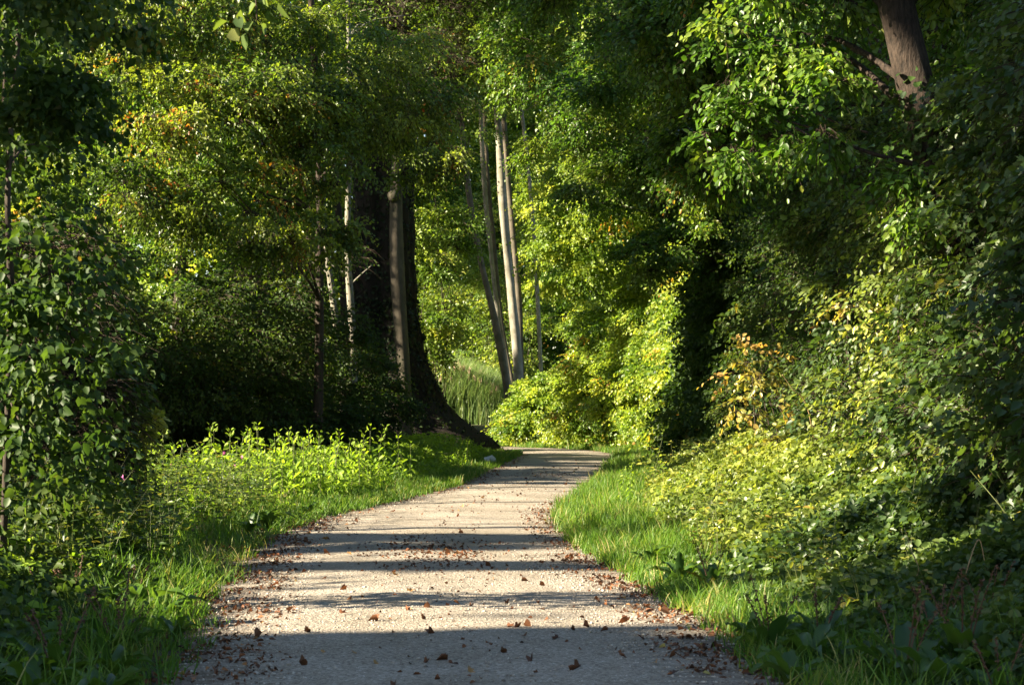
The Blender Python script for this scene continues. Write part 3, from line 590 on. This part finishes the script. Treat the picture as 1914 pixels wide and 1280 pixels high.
# tree beside the viewer whose twig hangs into the top of the view
root = tree('hazel_tree', 'leafy twig of big bright leaves hanging into the top of the view', 'tree', [(-4.6, 7.5, 0), (-4.5, 7.6, 2.5), (-4.2, 7.8, 4.5)], .07, .04, M['twig'],
     [(-3.3, 8.6, 5.3, 1.2, .7, .5), (-2.0, 8.9, 4.6, .8, .3, .25)], M['hazel'], 26, 8, limbs=12, n=6, length=.3, L=.10, W=.085, inner=.1, twig=1)
tw = MB(); a = at(470, -60, 9); limb(tw, a, at(480, 40, 9), .006, .002, 0, 4); tw.build('twig', M['twig'], root); tw = MB()
pp = np.array([at(x, y, 9 + dy) for x, y, dy in [(425, 40, 0), (432, 55, .05), (450, 18, .02), (478, 8, 0), (500, 20, .03), (520, 5, -.03), (470, 40, .04), (495, -15, 0), (455, -20, .05), (442, 30, .02), (488, 42, 0), (512, 30, .03), (460, 62, .05)]])
nq = len(pp); leaves(tw, pp, R.normal(0, .5, (nq, 3)) - UP * .8, np.array([[-.5, -.5, .4]]) + R.normal(0, .6, (nq, 3)), R.uniform(.06, .10, nq), R.uniform(.05, .075, nq), R.uniform(.5, .95, nq), curl=.35, ); tw.build('leaves', [M['hazel']], root)
# dark shrubs under the hornbeam
for lab, base, ee, dens, lm in [
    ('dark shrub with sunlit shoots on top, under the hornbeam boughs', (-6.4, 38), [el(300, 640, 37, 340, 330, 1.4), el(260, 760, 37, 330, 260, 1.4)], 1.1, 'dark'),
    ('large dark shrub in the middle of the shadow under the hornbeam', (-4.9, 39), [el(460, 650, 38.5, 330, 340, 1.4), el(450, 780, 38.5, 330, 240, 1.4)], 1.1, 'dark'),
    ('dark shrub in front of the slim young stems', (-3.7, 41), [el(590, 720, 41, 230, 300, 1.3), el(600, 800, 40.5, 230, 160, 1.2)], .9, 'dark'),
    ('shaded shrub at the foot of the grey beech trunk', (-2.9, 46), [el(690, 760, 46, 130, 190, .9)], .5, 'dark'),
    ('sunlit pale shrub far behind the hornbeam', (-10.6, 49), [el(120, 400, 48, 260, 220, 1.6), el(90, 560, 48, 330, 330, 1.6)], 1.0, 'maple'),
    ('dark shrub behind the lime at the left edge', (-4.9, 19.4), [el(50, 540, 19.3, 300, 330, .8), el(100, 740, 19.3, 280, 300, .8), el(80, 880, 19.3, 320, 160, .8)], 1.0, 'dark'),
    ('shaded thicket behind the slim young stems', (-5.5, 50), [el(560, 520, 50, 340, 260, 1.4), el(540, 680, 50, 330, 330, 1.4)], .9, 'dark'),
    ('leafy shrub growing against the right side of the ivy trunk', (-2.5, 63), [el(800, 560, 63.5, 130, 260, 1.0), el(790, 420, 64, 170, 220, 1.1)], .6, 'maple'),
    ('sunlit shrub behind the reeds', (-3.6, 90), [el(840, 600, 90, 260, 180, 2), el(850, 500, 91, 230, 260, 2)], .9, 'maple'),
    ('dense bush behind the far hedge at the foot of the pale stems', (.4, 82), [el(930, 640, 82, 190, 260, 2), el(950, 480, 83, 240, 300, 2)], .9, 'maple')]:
    Yb = base[1]; L = .075 if Yb < 47 else .11
    shrub('shrub', lab, 'shrub', base, ee, M[lm], int(75 * dens), 44, group=None, stems=0 if Yb == 50 else 8, n=7, length=.36 if Yb < 47 else .5, L=L, W=L * .62, inner=.3, down=.05, twig=1, tmean=.45, gap=(Yb in (50, 19.4)), gapp=.92, outw=.4)

# ------------------------------------------------------------------ low plants
def blade_mesh(mb, P, h, wd, lean, az, tint, mat=0):
    n = len(P); d = np.stack([np.cos(az), np.sin(az), np.zeros(n)], 1); s = np.stack([-np.sin(az), np.cos(az), np.zeros(n)], 1)
    # turn the blade's flat side at random
    tw_ = R.uniform(-1.2, 1.2, n)[:, None]; s = nrm(s * np.cos(tw_) + d * np.sin(tw_))
    h = h[:, None]; lean = lean[:, None]; wd = np.broadcast_to(wd, (n,))[:, None]
    def pt(t): return P + UP * h * (t - .28 * lean * t * t) + d * h * lean * t * t
    v = np.stack([pt(0) - s * wd * .5, pt(0) + s * wd * .5, pt(.4) - s * wd * .5, pt(.4) + s * wd * .5, pt(.75) - s * wd * .33, pt(.75) + s * wd * .33, pt(1.0)], 1)
    b = (np.arange(n) * 7)[:, None]
    mb.add(v, quads=np.concatenate([b + [0, 1, 3, 2], b + [2, 3, 5, 4]]), tris=b + [4, 5, 6], tint=np.concatenate([tint, tint]), mat=mat)
    # the triangles take their own tint
    f, ti, m_ = mb.t[-1]; mb.t[-1] = (f, tint, m_)
def scatter(n, d0, d1, Y0, Y1, side, power=1.0):
    """points in a band beside the path, d0..d1 metres outside its edge"""
    Y = Y0 + (Y1 - Y0) * R.random(n) ** power; j = np.abs(CLS[None, :, 1] - Y[:, None]).argmin(1) if n < 40000 else None
    if j is None: j = np.interp(Y, CLS[:350, 1], np.arange(350)).astype(int)
    off = CLS[j, 2] + d0 + (d1 - d0) * R.random(n); T = nrm(np.gradient(CLS[:, :2], axis=0))[j]
    p = CLS[j, :2] + np.stack([T[:, 1], -T[:, 0]], 1) * (off * side)[:, None]
    return p
def grass():
    mb = MB()
    for side, Y0, Y1, n, d0, d1, h in [(-1, 8, 24, 5500, .02, .8, .15), (-1, 8, 15, 3000, .25, 2.0, .30), (-1, 14, 26, 2500, .2, 1.2, .28), (-1, 24, 36, 12000, .0, 1.1, .16), (-1, 34, 58, 16000, 0, 1.6, .17), (-1, 22, 34, 4000, .6, 2.6, .32),
                                       (1, 8, 14, 4500, .05, .7, .18), (1, 8, 12, 1200, .4, 1.8, .28), (1, 13, 21, 8000, .0, .8, .15), (1, 17, 38, 34000, 0, 2.3, .20), (1, 36, 66, 20000, 0, 2.0, .22), (1, 22, 32, 5000, .6, 2.0, .30)]:
        cn = max(60, n // 28); cp = scatter(cn, d0, d1, Y0, Y1, side)
        k = R.integers(0, cn, n); p = cp[k] + R.normal(0, .075, (n, 2)); d, _ = path_off(p)
        ok = (d > -.03 - .10 * R.random(n)); p = p[ok]; k = k[ok]; m = len(p)
        P = np.stack([p[:, 0], p[:, 1], gz(p[:, 0], p[:, 1]) - .01], 1)
        az0 = R.random(cn) * 6.28; hh = h * (.45 + .8 * R.random(m)) * (.7 + .6 * R.random(cn))[k]
        blade_mesh(mb, P, hh, .0045 + .004 * R.random(m) + .00008 * P[:, 1], .2 + .8 * R.random(m) ** 1.5, az0[k] + R.normal(0, 1.1, m), np.clip(R.normal(.45, .2, cn)[k] + R.normal(0, .18, m), 0, 1))
    tag(mb.build('grass', M['grass']), 'tufts of green grass along both verges of the gravel path', 'grass', kind='stuff')
grass()

def nettle(h, seed):
    st, lf = MB(), MB(); n = int(h / .07); top = np.array([R.normal(0, .06), R.normal(0, .06), h])
    P = smooth([(0, 0, -.02), top * .5 + R.normal(0, .015, 3), top], 4); tube(st, P, np.linspace(.005, .002, len(P)), 5)
    for k in range(n):
        t = .2 + .8 * (k + .9) / n; q = top * min(t, 1); a = k * 1.571 + R.normal(0, .2); s = 1 - .55 * max(0, (t - .7) / .3)
        A = np.array([[math.cos(a + x), math.sin(a + x), -.4 + 1.3 * (t > .86)] for x in (0, math.pi)]) + R.normal(0, .1, (2, 3))
        leaves(lf, np.repeat(q[None], 2, 0) + A * .02, A, UP + R.normal(0, .45, (2, 3)), .105 * s, .055 * s, R.random(2), curl=.35)
    return st, lf
def proto(name, parts):
    """mesh data for a plant drawn at the origin; returns list of (part name, mesh)"""
    return [(pn, mb.mesh(pn, mats)) for pn, mb, mats in parts]
def place(name, pr, loc, rz, sc, label, cat, group):
    o = bpy.data.objects.new(name, None); col.objects.link(o); o.location = loc; o.rotation_euler = (0, 0, rz); o.scale = (sc,) * 3
    tag(o, label, cat, group)
    for pn, me in pr:
        c = bpy.data.objects.new(pn, me); col.objects.link(c); c.parent = o
    return o
NET = []
for i in range(6):
    s, l = nettle(.5 + .05 * i, i); NET.append(proto('nettle', [('stem', s, M['stem']), ('foliage', l, M['nettle'])]))
def put_nettles(n, Y0, Y1, d0, d1, side, label, sc=(.7, 1.15)):
    for p in scatter(n, d0, d1, Y0, Y1, side):
        place('nettle', NET[R.integers(6)], (p[0], p[1], float(gz(p[0], p[1]))), R.random() * 6.28, R.uniform(*sc), label, 'plant', 'nettles along the verges')
put_nettles(290, 25, 34, .7, 3.8, -1, 'sunlit bright green nettle in the bed beside the shaded shrubs', (.6, 1.45))
put_nettles(45, 35, 48, .5, 1.8, -1, 'half shaded nettle on the verge before the ivy trunk', (.6, .95))
put_nettles(40, 24, 34, .7, 1.8, 1, 'sunlit nettle on the grassy verge under the hedge', (.45, .75))

def forb(h, L, W, mat, n=9, wide=.5):
    sts, lf = [], MB()
    for b_ in range(3):
        st = MB(); sts.append(st); top = np.array([R.normal(0, .18), R.normal(0, .18), h * R.uniform(.7, 1.05)]); P = smooth([(0, 0, -.02), top * [.3, .3, .5], top], 5); tube(st, P, np.linspace(.0035, .0015, len(P)), 5)
        for k in range(n):
            t = .2 + .8 * (k + .5) / n; q = P[min(len(P) - 1, int(t * (len(P) - 1)))]; a = k * 2.4 + R.normal(0, .3)
            A = np.array([[math.cos(a), math.sin(a), .15]]); s = 1 - .35 * t
            leaves(lf, q[None] + A * .02, A, UP[None] + R.normal(0, .3, (1, 3)), L * s, W * s, R.random(1), curl=.3)
            leaves(lf, q[None] + A * .09, A + R.normal(0, .5, (1, 3)), UP[None] + R.normal(0, .4, (1, 3)), L * s * .8, W * s * .8, R.random(1), curl=.3)
    return sts, lf
BAL = []
for i in range(4):
    s, l = forb(.8 + .07 * i, .12, .045, 'dark', 11)
    fls = []
    for q in range(1 if i == 0 else 0):
        fl = MB(); fls.append(('flower', fl, M['petal'])); P = R.normal(0, .12, (1, 3)) * [1, 1, .4] + UP * (.82 + .07 * i)
        leaves(fl, np.repeat(P, 4, 0), R.normal(0, 1, (4, 3)), R.normal(0, 1, (4, 3)), .035, .03, R.random(4))
    BAL.append(proto('balsam', [('stem', a_, M['stem']) for a_ in s] + [('foliage', l, M['hazel'])] + fls))
for p, s in [((px, py), R.uniform(.75, 1.05)) for px, py in zip(R.uniform(-5.6, -2.5, 240), R.uniform(12.6, 25, 240))]:
    d, _ = path_off(np.array([p]))
    if d[0] < .6: continue
    place('balsam_plant', BAL[R.choice(4, p=[.06, .34, .3, .3])], (p[0], p[1], float(gz(*p))), R.random() * 6.28, s * .95, 'leafy balsam plant in the shaded tangle left of the path', 'plant', 'balsam plants left of the path')
FRB = []
for i in range(5):
    s, l = forb(.45 + .08 * i, .085, .055, 'dogwood', 9); FRB.append(proto('ground_plant', [('stem', a_, M['stem']) for a_ in s] + [('foliage', l, M['dogwood'])]))
def put_forbs(n, Y0, Y1, d0, d1, side, label, sc, group):
    for p in scatter(n, d0, d1, Y0, Y1, side):
        place('leafy_sapling', FRB[R.integers(5)], (p[0], p[1], float(gz(p[0], p[1]))), R.random() * 6.28, R.uniform(*sc), label, 'plant', group)
put_forbs(45, 9.3, 19, .9, 2.9, 1, 'low leafy sapling in the shaded slope under the near hazel bushes', (.7, 1.3), 'low saplings at the foot of the near hedge')
put_forbs(30, 18, 30, 1.2, 3.2, 1, 'low sunlit sapling on the bright slope below the dogwood bushes', (.7, 1.3), 'low saplings on the sunlit slope')
put_forbs(60, 36, 62, 1.4, 3.0, 1, 'low leafy sapling at the foot of the far hedge', (.8, 1.4), 'low saplings at the foot of the far hedge')
# creeping ground cover: nobody could count its leaves
def ground_cover():
    for name, lab, side, Y0, Y1, d0, d1, n, mat, L in [('ground_cover', 'low creeping leaves covering the slope under the near hedge', 1, 16.5, 34, 1.2, 2.7, 14000, 'dogwood', .06), ('ground_cover', 'shaded greyish creeping leaves at the foot of the near hazel bushes', 1, 8.4, 17.2, .6, 2.6, 8000, 'hazel', .066), ('ground_cover', 'low leaves among the docks of the near right verge', 1, 8.5, 15, .5, 2.6, 3000, 'hazel', .06), ('ground_cover', 'dark creeping leaves between the docks of the shaded left verge', -1, 8.4, 17, .15, 2.2, 3200, 'dark', .06), ('ground_cover', 'low creeping leaves under the plants left of the path', -1, 9, 56, .7, 4.0, 5500, 'nettle', .06), ('ground_cover', 'low creeping leaves before the far hedge', 1, 34, 66, 1.2, 3.4, 3000, 'dogwood', .085)]:
        mb = MB(); p = scatter(n, d0, d1, Y0, Y1, side); d, s = path_off(p); ok = d > .5; p = p[ok]; n = len(p); d = d[ok]
        hh = (1 - .5 * R.random(n) ** 2) * (np.clip((d - .8) * .33, .04, .8) * (1 + .25 * np.sin(1.9 * p[:, 1] + p[:, 0]) + .15 * np.sin(4.7 * p[:, 1] - 2 * p[:, 0])) if side > 0 else np.clip((d - .4) * .35, .08, .55))
        C = np.stack([p[:, 0], p[:, 1], gz(p[:, 0], p[:, 1]) + hh + .02], 1); a = R.random(n) * 6.28
        sprays(mb, C, np.stack([np.cos(a), np.sin(a), R.normal(.1, .25, n)], 1), 6, .2, L, L * .68, out=np.tile(np.array([[-side * 1.0, 0, .3]]), (n, 1)), outw=.5, flat=.6, jit=.45, droop=.3, hang=.2, tint_c=np.clip(.42 + .25 * np.sin(1.3 * p[:, 1] + 2.1 * p[:, 0]) * np.sin(.7 * p[:, 1] + 1) + R.normal(0, .12, n), 0, .9))
        tag(mb.build(name, M[mat]), lab, 'ground cover', kind='stuff')
ground_cover()

def strap(mb, base, az, L, W, arch, tint, seg=8, wave=.12, mat=0):
    t = np.linspace(0, 1, seg + 1); d = np.array([math.cos(az), math.sin(az), 0]); s = np.array([-math.sin(az), math.cos(az), 0])
    el_ = R.uniform(.9, 1.35); C = base + np.outer(L * (t * math.cos(el_) + arch * t * t * .55), d) + np.outer(L * (t * math.sin(el_) - arch * t * t * .75 * t), UP)
    wd = W * np.sin(np.pi * np.clip(t * .93 + .05, 0, 1)) ** .7 * (1 + wave * np.sin(t * 17 + R.random() * 6)); wd[0] = .012
    up = UP * .35 * wd[:, None]; wv = np.outer(wave * W * np.sin(t * 15), UP)
    v = np.concatenate([C - s * wd[:, None] * .5 + up + wv, C, C + s * wd[:, None] * .5 + up - wv]); k = seg + 1; i = np.arange(seg)
    mb.add(v, quads=np.concatenate([np.stack([i, i + k, i + k + 1, i + 1], 1), np.stack([i + k, i + 2 * k, i + 2 * k + 1, i + k + 1], 1)]), tint=tint, mat=mat)
DOCK = []
for i in range(5):
    mb = MB(); n = 8 + i
    for k in range(n): strap(mb, np.array([0, 0, 0.]), k * 2.4 + R.normal(0, .3), R.uniform(.2, .4), R.uniform(.06, .095), R.uniform(.2, .8), R.random())
    parts = [('foliage', mb, M['dock'])]
    if i in (1, 3):
        for k in range(4):
            sm = MB(); a = R.random() * 6.28; e = np.array([math.cos(a) * .16, math.sin(a) * .16, R.uniform(.35, .5)]); P = smooth([(0, 0, 0), e * .5 + UP * .04, e], 5)
            tube(sm, P, np.linspace(.005, .002, len(P)), 5)
            qn = 40; j = R.integers(len(P) // 2, len(P), qn); leaves(sm, P[j] + R.normal(0, .006, (qn, 3)), R.normal(0, 1, (qn, 3)), R.normal(0, 1, (qn, 3)), .012, .012, R.random(qn))
            parts.append(('seed_stalk', sm, M['seed']))
    DOCK.append(proto('dock', parts))
def dock(px, py, i, sc, lab):
    Y = CH * F / (py - HY); X = (px - CX) / F * Y
    place('dock_plant', DOCK[i], (X, Y, float(gz(X, Y))), R.random() * 6.28, sc, lab, 'plant', 'dock plants on the verges')
for px, py, i, sc, lab in [(1270, 1095, 2, 1.0, 'broad dark dock rosette casting shade at the right path edge'), (1215, 1060, 0, .85, 'smaller dock rosette just behind the broad one at the right path edge'),
    (1330, 1110, 1, .9, 'dock with brown seed stalks beside the broad rosette'), (1440, 1225, 3, 1.0, 'dark dock with brown seed stalks at the near right verge'), (1510, 1250, 4, 1.0, 'large dock rosette beside the dark seed stalks, near right verge'),
    (1400, 1200, 0, .8, 'small dock at the gravel border of the near right verge'), (1690, 1290, 3, 1.15, 'tall dock at the lower right corner with upright leaves'), (1800, 1275, 1, 1.1, 'dock between the tall dock and the corner grass'),
    (500, 990, 4, 1.1, 'sunlit dock with upright pale leaves on the left verge'), (465, 1000, 2, .9, 'sunlit dock next to the white flowers on the left verge'), (580, 965, 0, .8, 'single sunlit dock at the left path edge'),
    (260, 1165, 4, 1.15, 'large dock with one leaf bent over above the dark grass'), (310, 1170, 2, 1.0, 'dock with pale raised leaves at the shaded left edge'), (180, 1160, 0, 1.0, 'shaded dock behind the dark grass'),
    (330, 1200, 0, .8, 'low dock touching the fallen leaves of the left path edge'), (110, 1290, 3, 1.1, 'shaded dock with seed stalks in the lower left corner'), (20, 1300, 2, 1.15, 'wide leaved dock in the very corner of the dark grass')]:
    dock(px, py, i, sc, lab)
for px, py in zip(R.uniform(0, 330, 16), R.uniform(1130, 1330, 16)):
    dock(px, py, int(R.integers(5)), R.uniform(.7, 1.1), 'shaded dock among the dark grass of the near left verge')
for px, py in zip(R.uniform(1430, 1900, 10), R.uniform(1200, 1330, 10)):
    dock(px, py, int(R.integers(5)), R.uniform(.7, 1.1), 'shaded dock among the low leaves of the near right verge')
# white flower heads and the white scrap by the verge
def flower(px, py, Y, lab):
    p = at(px, py, Y); g = float(gz(p[0], p[1])); o = empty('white_flower', (p[0], p[1], g), lab, 'flower', 'white flowers on the left verge')
    s = MB(); tube(s, smooth([(p[0], p[1], g - .02), (p[0] + .01, p[1], (g + p[2]) / 2), p], 4), .003, 5); s.build('stem', M['stem'], o)
    f = MB(); n = 30; leaves(f, p + R.normal(0, .012, (n, 3)), R.normal(0, 1, (n, 3)) + UP * .5, R.normal(0, 1, (n, 3)), .025, .02, R.random(n)); f.build('flower_head', M['white_petal'], o)
flower(387, 980, 25.3, 'white flower head on a thin stem in the sunlit grass'); flower(505, 985, 24.2, 'small white flower beside the sunlit dock'); flower(478, 1000, 23.6, 'white flower close to the path below the sunlit dock')
sc_ = MB(); p = at(929, 868, 46.5); v = R.normal(0, 1, (60, 3)); v = nrm(v) * (.75 + .35 * R.random((60, 1))) * [.16, .12, .10]
import bmesh
bm = bmesh.new()
for q in v: bm.verts.new(q)
bmesh.ops.convex_hull(bm, input=bm.verts); bmesh.ops.subdivide_edges(bm, edges=bm.edges, cuts=2)
for q in bm.verts: q.co += Vector(R.normal(0, .012, 3))
me = bpy.data.meshes.new('paper_scrap'); bm.to_mesh(me); bm.free(); me.materials.append(M['paper'])
o = bpy.data.objects.new('paper_scrap', me); col.objects.link(o); o.location = (-.52, 46.6, .12); tag(o, 'crumpled white scrap in the grass at the left edge where the path bends', 'litter')

# reed stem, dry cane and climbing twig on the left
def reed_plant(loc, h, lab):
    g = float(gz(loc[0], loc[1])); o = empty('reed_stem', (loc[0], loc[1], g), lab, 'reed')
    P = smooth([(loc[0], loc[1], g), (loc[0] - .03, loc[1], g + h * .5), (loc[0] - .12, loc[1], g + h)], 8); s = MB(); tube(s, P, np.linspace(.006, .003, len(P)), 6); s.build('stem', M['reed'], o)
    for k in range(8):
        b_ = MB(); q = P[-1 - k]; az = R.choice([0, math.pi]) + R.normal(0, .5)
        strap(b_, q, az, R.uniform(.3, .5), .022, R.uniform(.6, 1.4), R.uniform(.5, 1), wave=.02); b_.build('leaf', M['reed'], o)
reed_plant((-3.78, 20), 1.6, 'thin reed with long arching blades before the dark shrubs'); reed_plant((-3.95, 20.6), 1.3, 'shorter reed half hidden behind the arching one')
def cane(name, pts, r, lab):
    P = smooth(pts, 8); mb = MB(); tube(mb, P, np.linspace(r, r * .45, len(P)), 6); o = mb.build(name, M['straw']); tag(o, lab, 'stick')
cane('dry_cane', [np.array([at(275, 880, 20)[0], 20, 0]), at(268, 835, 20), at(257, 780, 20), at(249, 720, 20), at(244, 672, 20)], .009, 'tall straight straw coloured cane rising before the dark shrubs')
cane('dry_cane', [np.array([at(1530, 820, 24)[0], 23.6, .1]), at(1512, 772, 23.2), at(1480, 725, 23.0), at(1462, 700, 22.9)], .008, 'bare dry cane slanting out of the hedge above the sunlit slope')
cane('grass_stalk', [np.array([2.72, 12.0, .1]), at(1795, 1120, 12), at(1815, 1040, 12), at(1832, 1010, 12), at(1845, 1085, 12)], .005, 'pale grass stalk with a hooked drooping tip in the shaded slope')
cane('grass_stalk', [np.array([2.2, 13.0, .1]), at(1710, 1080, 12.6), at(1700, 1020, 12.6), at(1690, 985, 12.6)], .004, 'thin upright grass stalk before the dark hazel leaves')
def climber():
    o = empty('bindweed', (at(275, 900, 20)[0], 20, float(gz(-3.7, 20))), 'yellowing climber heaped round the straw coloured cane', 'plant')
    mb, sm = MB(), MB(); P = smooth([np.array([-3.7, 20, 0]), at(262, 880, 20), at(270, 830, 20), at(300, 765, 20)], 10); tube(sm, P, np.linspace(.008, .003, len(P)), 5)
    j = R.integers(0, len(P), 130); sprays(mb, P[j] + R.normal(0, .05, (130, 3)) * (1.4 - j[:, None] / len(P)), R.normal(0, 1, (130, 3)), 5, .14, .05, .035, tint_c=R.uniform(.6, 1, 130)); sm.build('stem', M['straw'], o); mb.build('foliage', [M['dogwood'], M['twig']], o)
climber()

# reeds behind the bend
def reeds():
    mb = MB(); n = 13000; px = R.uniform(790, 945, n); Y = R.uniform(76, 84, n); X = (px - CX) / F * Y; P = np.stack([X, Y, gz(X, Y)], 1)
    top = np.interp(px, [790, 840, 900, 945], [2.5, 2.45, 2.0, 1.3]) * R.uniform(.75, 1.05, n)
    blade_mesh(mb, P, top * .9, .014, .1 + .5 * R.random(n) ** 2, R.random(n) * 6.28, R.random(n))
    for k in range(3): 
        q = P + UP * (top * R.uniform(.35, .8, n))[:, None]; blade_mesh(mb, q, .6 + .3 * R.random(n), .014, .35 + .4 * R.random(n), R.random(n) * 6.28, R.random(n))
    m = R.random(n) < .07; Q = P[m] + UP * top[m][:, None] * .85; nm = len(Q)
    for k in range(5): leaves(mb, Q + R.normal(0, .03, (nm, 3)), R.normal(0, .22, (nm, 3)) + UP, R.normal(0, 1, (nm, 3)), .24, .05, R.random(nm), mat=1)
    tag(mb.build('reeds', [M['reed'], M['plume']]), 'reed bed with pinkish plumes beyond the bend', 'reeds', kind='stuff')
reeds()

# ------------------------------------------------------------------ dead leaves, gravel
def litter():
    mb = MB()
    for side, n, d0, d1, Y0, Y1 in [(-1, 4200, -.42, .35, 9, 24), (-1, 1500, -.3, .2, 24, 56), (1, 2900, -.38, .3, 9, 18), (1, 1400, -.35, .2, 18, 28), (1, 700, -.2, .3, 28, 64)]:
        p = scatter(n, d0, d1, Y0, Y1, side); p += R.normal(0, .09, p.shape); p = p[np.sin(p[:, 1] * 3.1 + p[:, 0] * 5) + np.sin(p[:, 1] * 7.7 - p[:, 0] * 3) + R.normal(0, .8, len(p)) > -.5]; n = len(p); a = R.random(n) * 6.28
        d, _ = path_off(p); z = np.where(d < 0, .012, gz(p[:, 0], p[:, 1]) + .015) + .008
        leaves(mb, np.stack([p[:, 0], p[:, 1], z], 1), np.stack([np.cos(a), np.sin(a), R.normal(.1, .3, n)], 1), UP + R.normal(0, .5, (n, 3)), .034 * (.3 + 1.2 * R.random(n) ** 1.5), .024 * (.3 + 1.2 * R.random(n) ** 1.5), np.clip(R.normal(.4, .25, n), 0, 1), fold=.4, curl=.5)
    # thin drift along the crown of the path
    n = 1180; Y = np.concatenate([R.normal(18.5, 1.2, 700), R.uniform(10, 36, 300), R.normal(39.5, 1.5, 180)]); x = np.interp(Y, CL[:, 1][:12], CL[:, 0][:12]) + R.normal(.05, .35, n); a = R.random(n) * 6.28
    leaves(mb, np.stack([x, Y, np.full(n, .026)], 1), np.stack([np.cos(a), np.sin(a), R.normal(.1, .2, n)], 1), UP + R.normal(0, .4, (n, 3)), .03 * (.5 + R.random(n)), .02 * (.5 + R.random(n)), np.clip(R.normal(.35, .2, n), 0, 1), fold=.4, curl=.5)
    tag(mb.build('leaf_litter', M['litter']), 'brown crumbled leaf litter along both path edges', 'leaf litter', kind='stuff')
litter()
def pebbles():
    mb = MB(); O = np.array([(1, 0, 0), (-1, 0, 0), (0, 1, 0), (0, -1, 0), (0, 0, 1), (0, 0, -1.)]); T = np.array([(0, 2, 4), (2, 1, 4), (1, 3, 4), (3, 0, 4), (2, 0, 5), (1, 2, 5), (3, 1, 5), (0, 3, 5)])
    p = np.concatenate([scatter(6000, -.75, .12, 8.5, 20, 1), scatter(5000, -.6, .1, 8.5, 20, -1), scatter(2500, -2.4, -.4, 8.5, 17, 1), scatter(1500, -.4, .1, 18, 32, 1), scatter(1500, -.4, .1, 18, 32, -1)]); n = len(p)
    r = R.uniform(.003, .010, n) * np.where(R.random(n) < .06, 1.7, 1); sc3 = R.uniform(.6, 1.2, (n, 1, 3)) * [1, 1, .7]
    a = R.random(n) * 6.28; ca, sa = np.cos(a), np.sin(a); v = O[None] * sc3 * r[:, None, None]; v = v + R.normal(0, .18, v.shape) * r[:, None, None]
    v = np.stack([v[..., 0] * ca[:, None] - v[..., 1] * sa[:, None], v[..., 0] * sa[:, None] + v[..., 1] * ca[:, None], v[..., 2]], -1)
    d, _ = path_off(p); z = np.interp(-d, [-.2, 0, .3, 1.5], [-.005, .003, .010, .024]) + r * .3
    v += np.stack([p[:, 0], p[:, 1], z], 1)[:, None]
    mb.add(v, tris=(np.arange(n)[:, None, None] * 6 + T[None]), tint=np.repeat(R.random(n), 8)); o = mb.build('gravel', pebble_mat()); tag(o, 'loose limestone gravel scattered along the path', 'gravel', kind='stuff')
pebbles()
LV = []
for i in range(8):
    mb = MB(); lobed = i % 3 == 0; leaves(mb, np.array([[-.03, 0, .006]]), np.array([[1, 0, .08 + .05 * (i % 4)]]), np.array([[R.normal(0, .3), R.normal(0, .4), 1.]]), .075 + .006 * (i % 4), .055, np.array([(.1, .3, .5, .62, .2, .4, .9, .35)[i]]), fold=.35 + .1 * (i % 3), curl=.5, lobed=lobed)
    LV.append(mb.mesh('fallen_leaf', M['litter']))
LL = ['dark brown curled leaf lying on the gravel path', 'reddish brown dry leaf lying on the gravel path', 'tan folded dry leaf lying on the gravel path', 'yellowish fallen leaf lying on the gravel path']
LI = [0, 1, 2, 3, 0, 1, 3, 1]
spots = [(485, 1193), (572, 1187), (565, 1248), (605, 1226), (703, 1248), (700, 1165), (855, 1136), (880, 1138), (790, 1163), (1072, 1140), (955, 1178), (968, 1178), (984, 1176), (1020, 1168), (1225, 1246), (1132, 1184), (1240, 1150), (1070, 1182), (770, 1110), (740, 1080), (760, 1005), (860, 1000), (980, 1030), (1010, 1056), (1070, 1048), (1125, 1060), (690, 1018), (610, 1038), (540, 1150), (505, 1135), (510, 1100), (750, 1250), (880, 1262), (830, 1240), (1150, 1225)]
for k, (px, py) in enumerate(spots + [(None, None)] * 120):
    if px is None:
        Y = 9.5 + 40 * R.random() ** 1.5; j = np.abs(CLS[:, 1] - Y).argmin(); X = CLS[j, 0] + R.uniform(-1, 1) * CLS[j, 2]
    else: Y = CH * F / (py - HY); X = (px - CX) / F * Y
    i = R.integers(8); o = bpy.data.objects.new('fallen_leaf', LV[i]); col.objects.link(o); o.location = (X, Y, .022); o.rotation_euler = (R.normal(0, .25), R.normal(0, .25), R.random() * 6.28); s = R.uniform(.38, .8); o.scale = (s, s, s * 1.3)
    tag(o, LL[LI[i]], 'leaf', 'fallen leaves on the path')
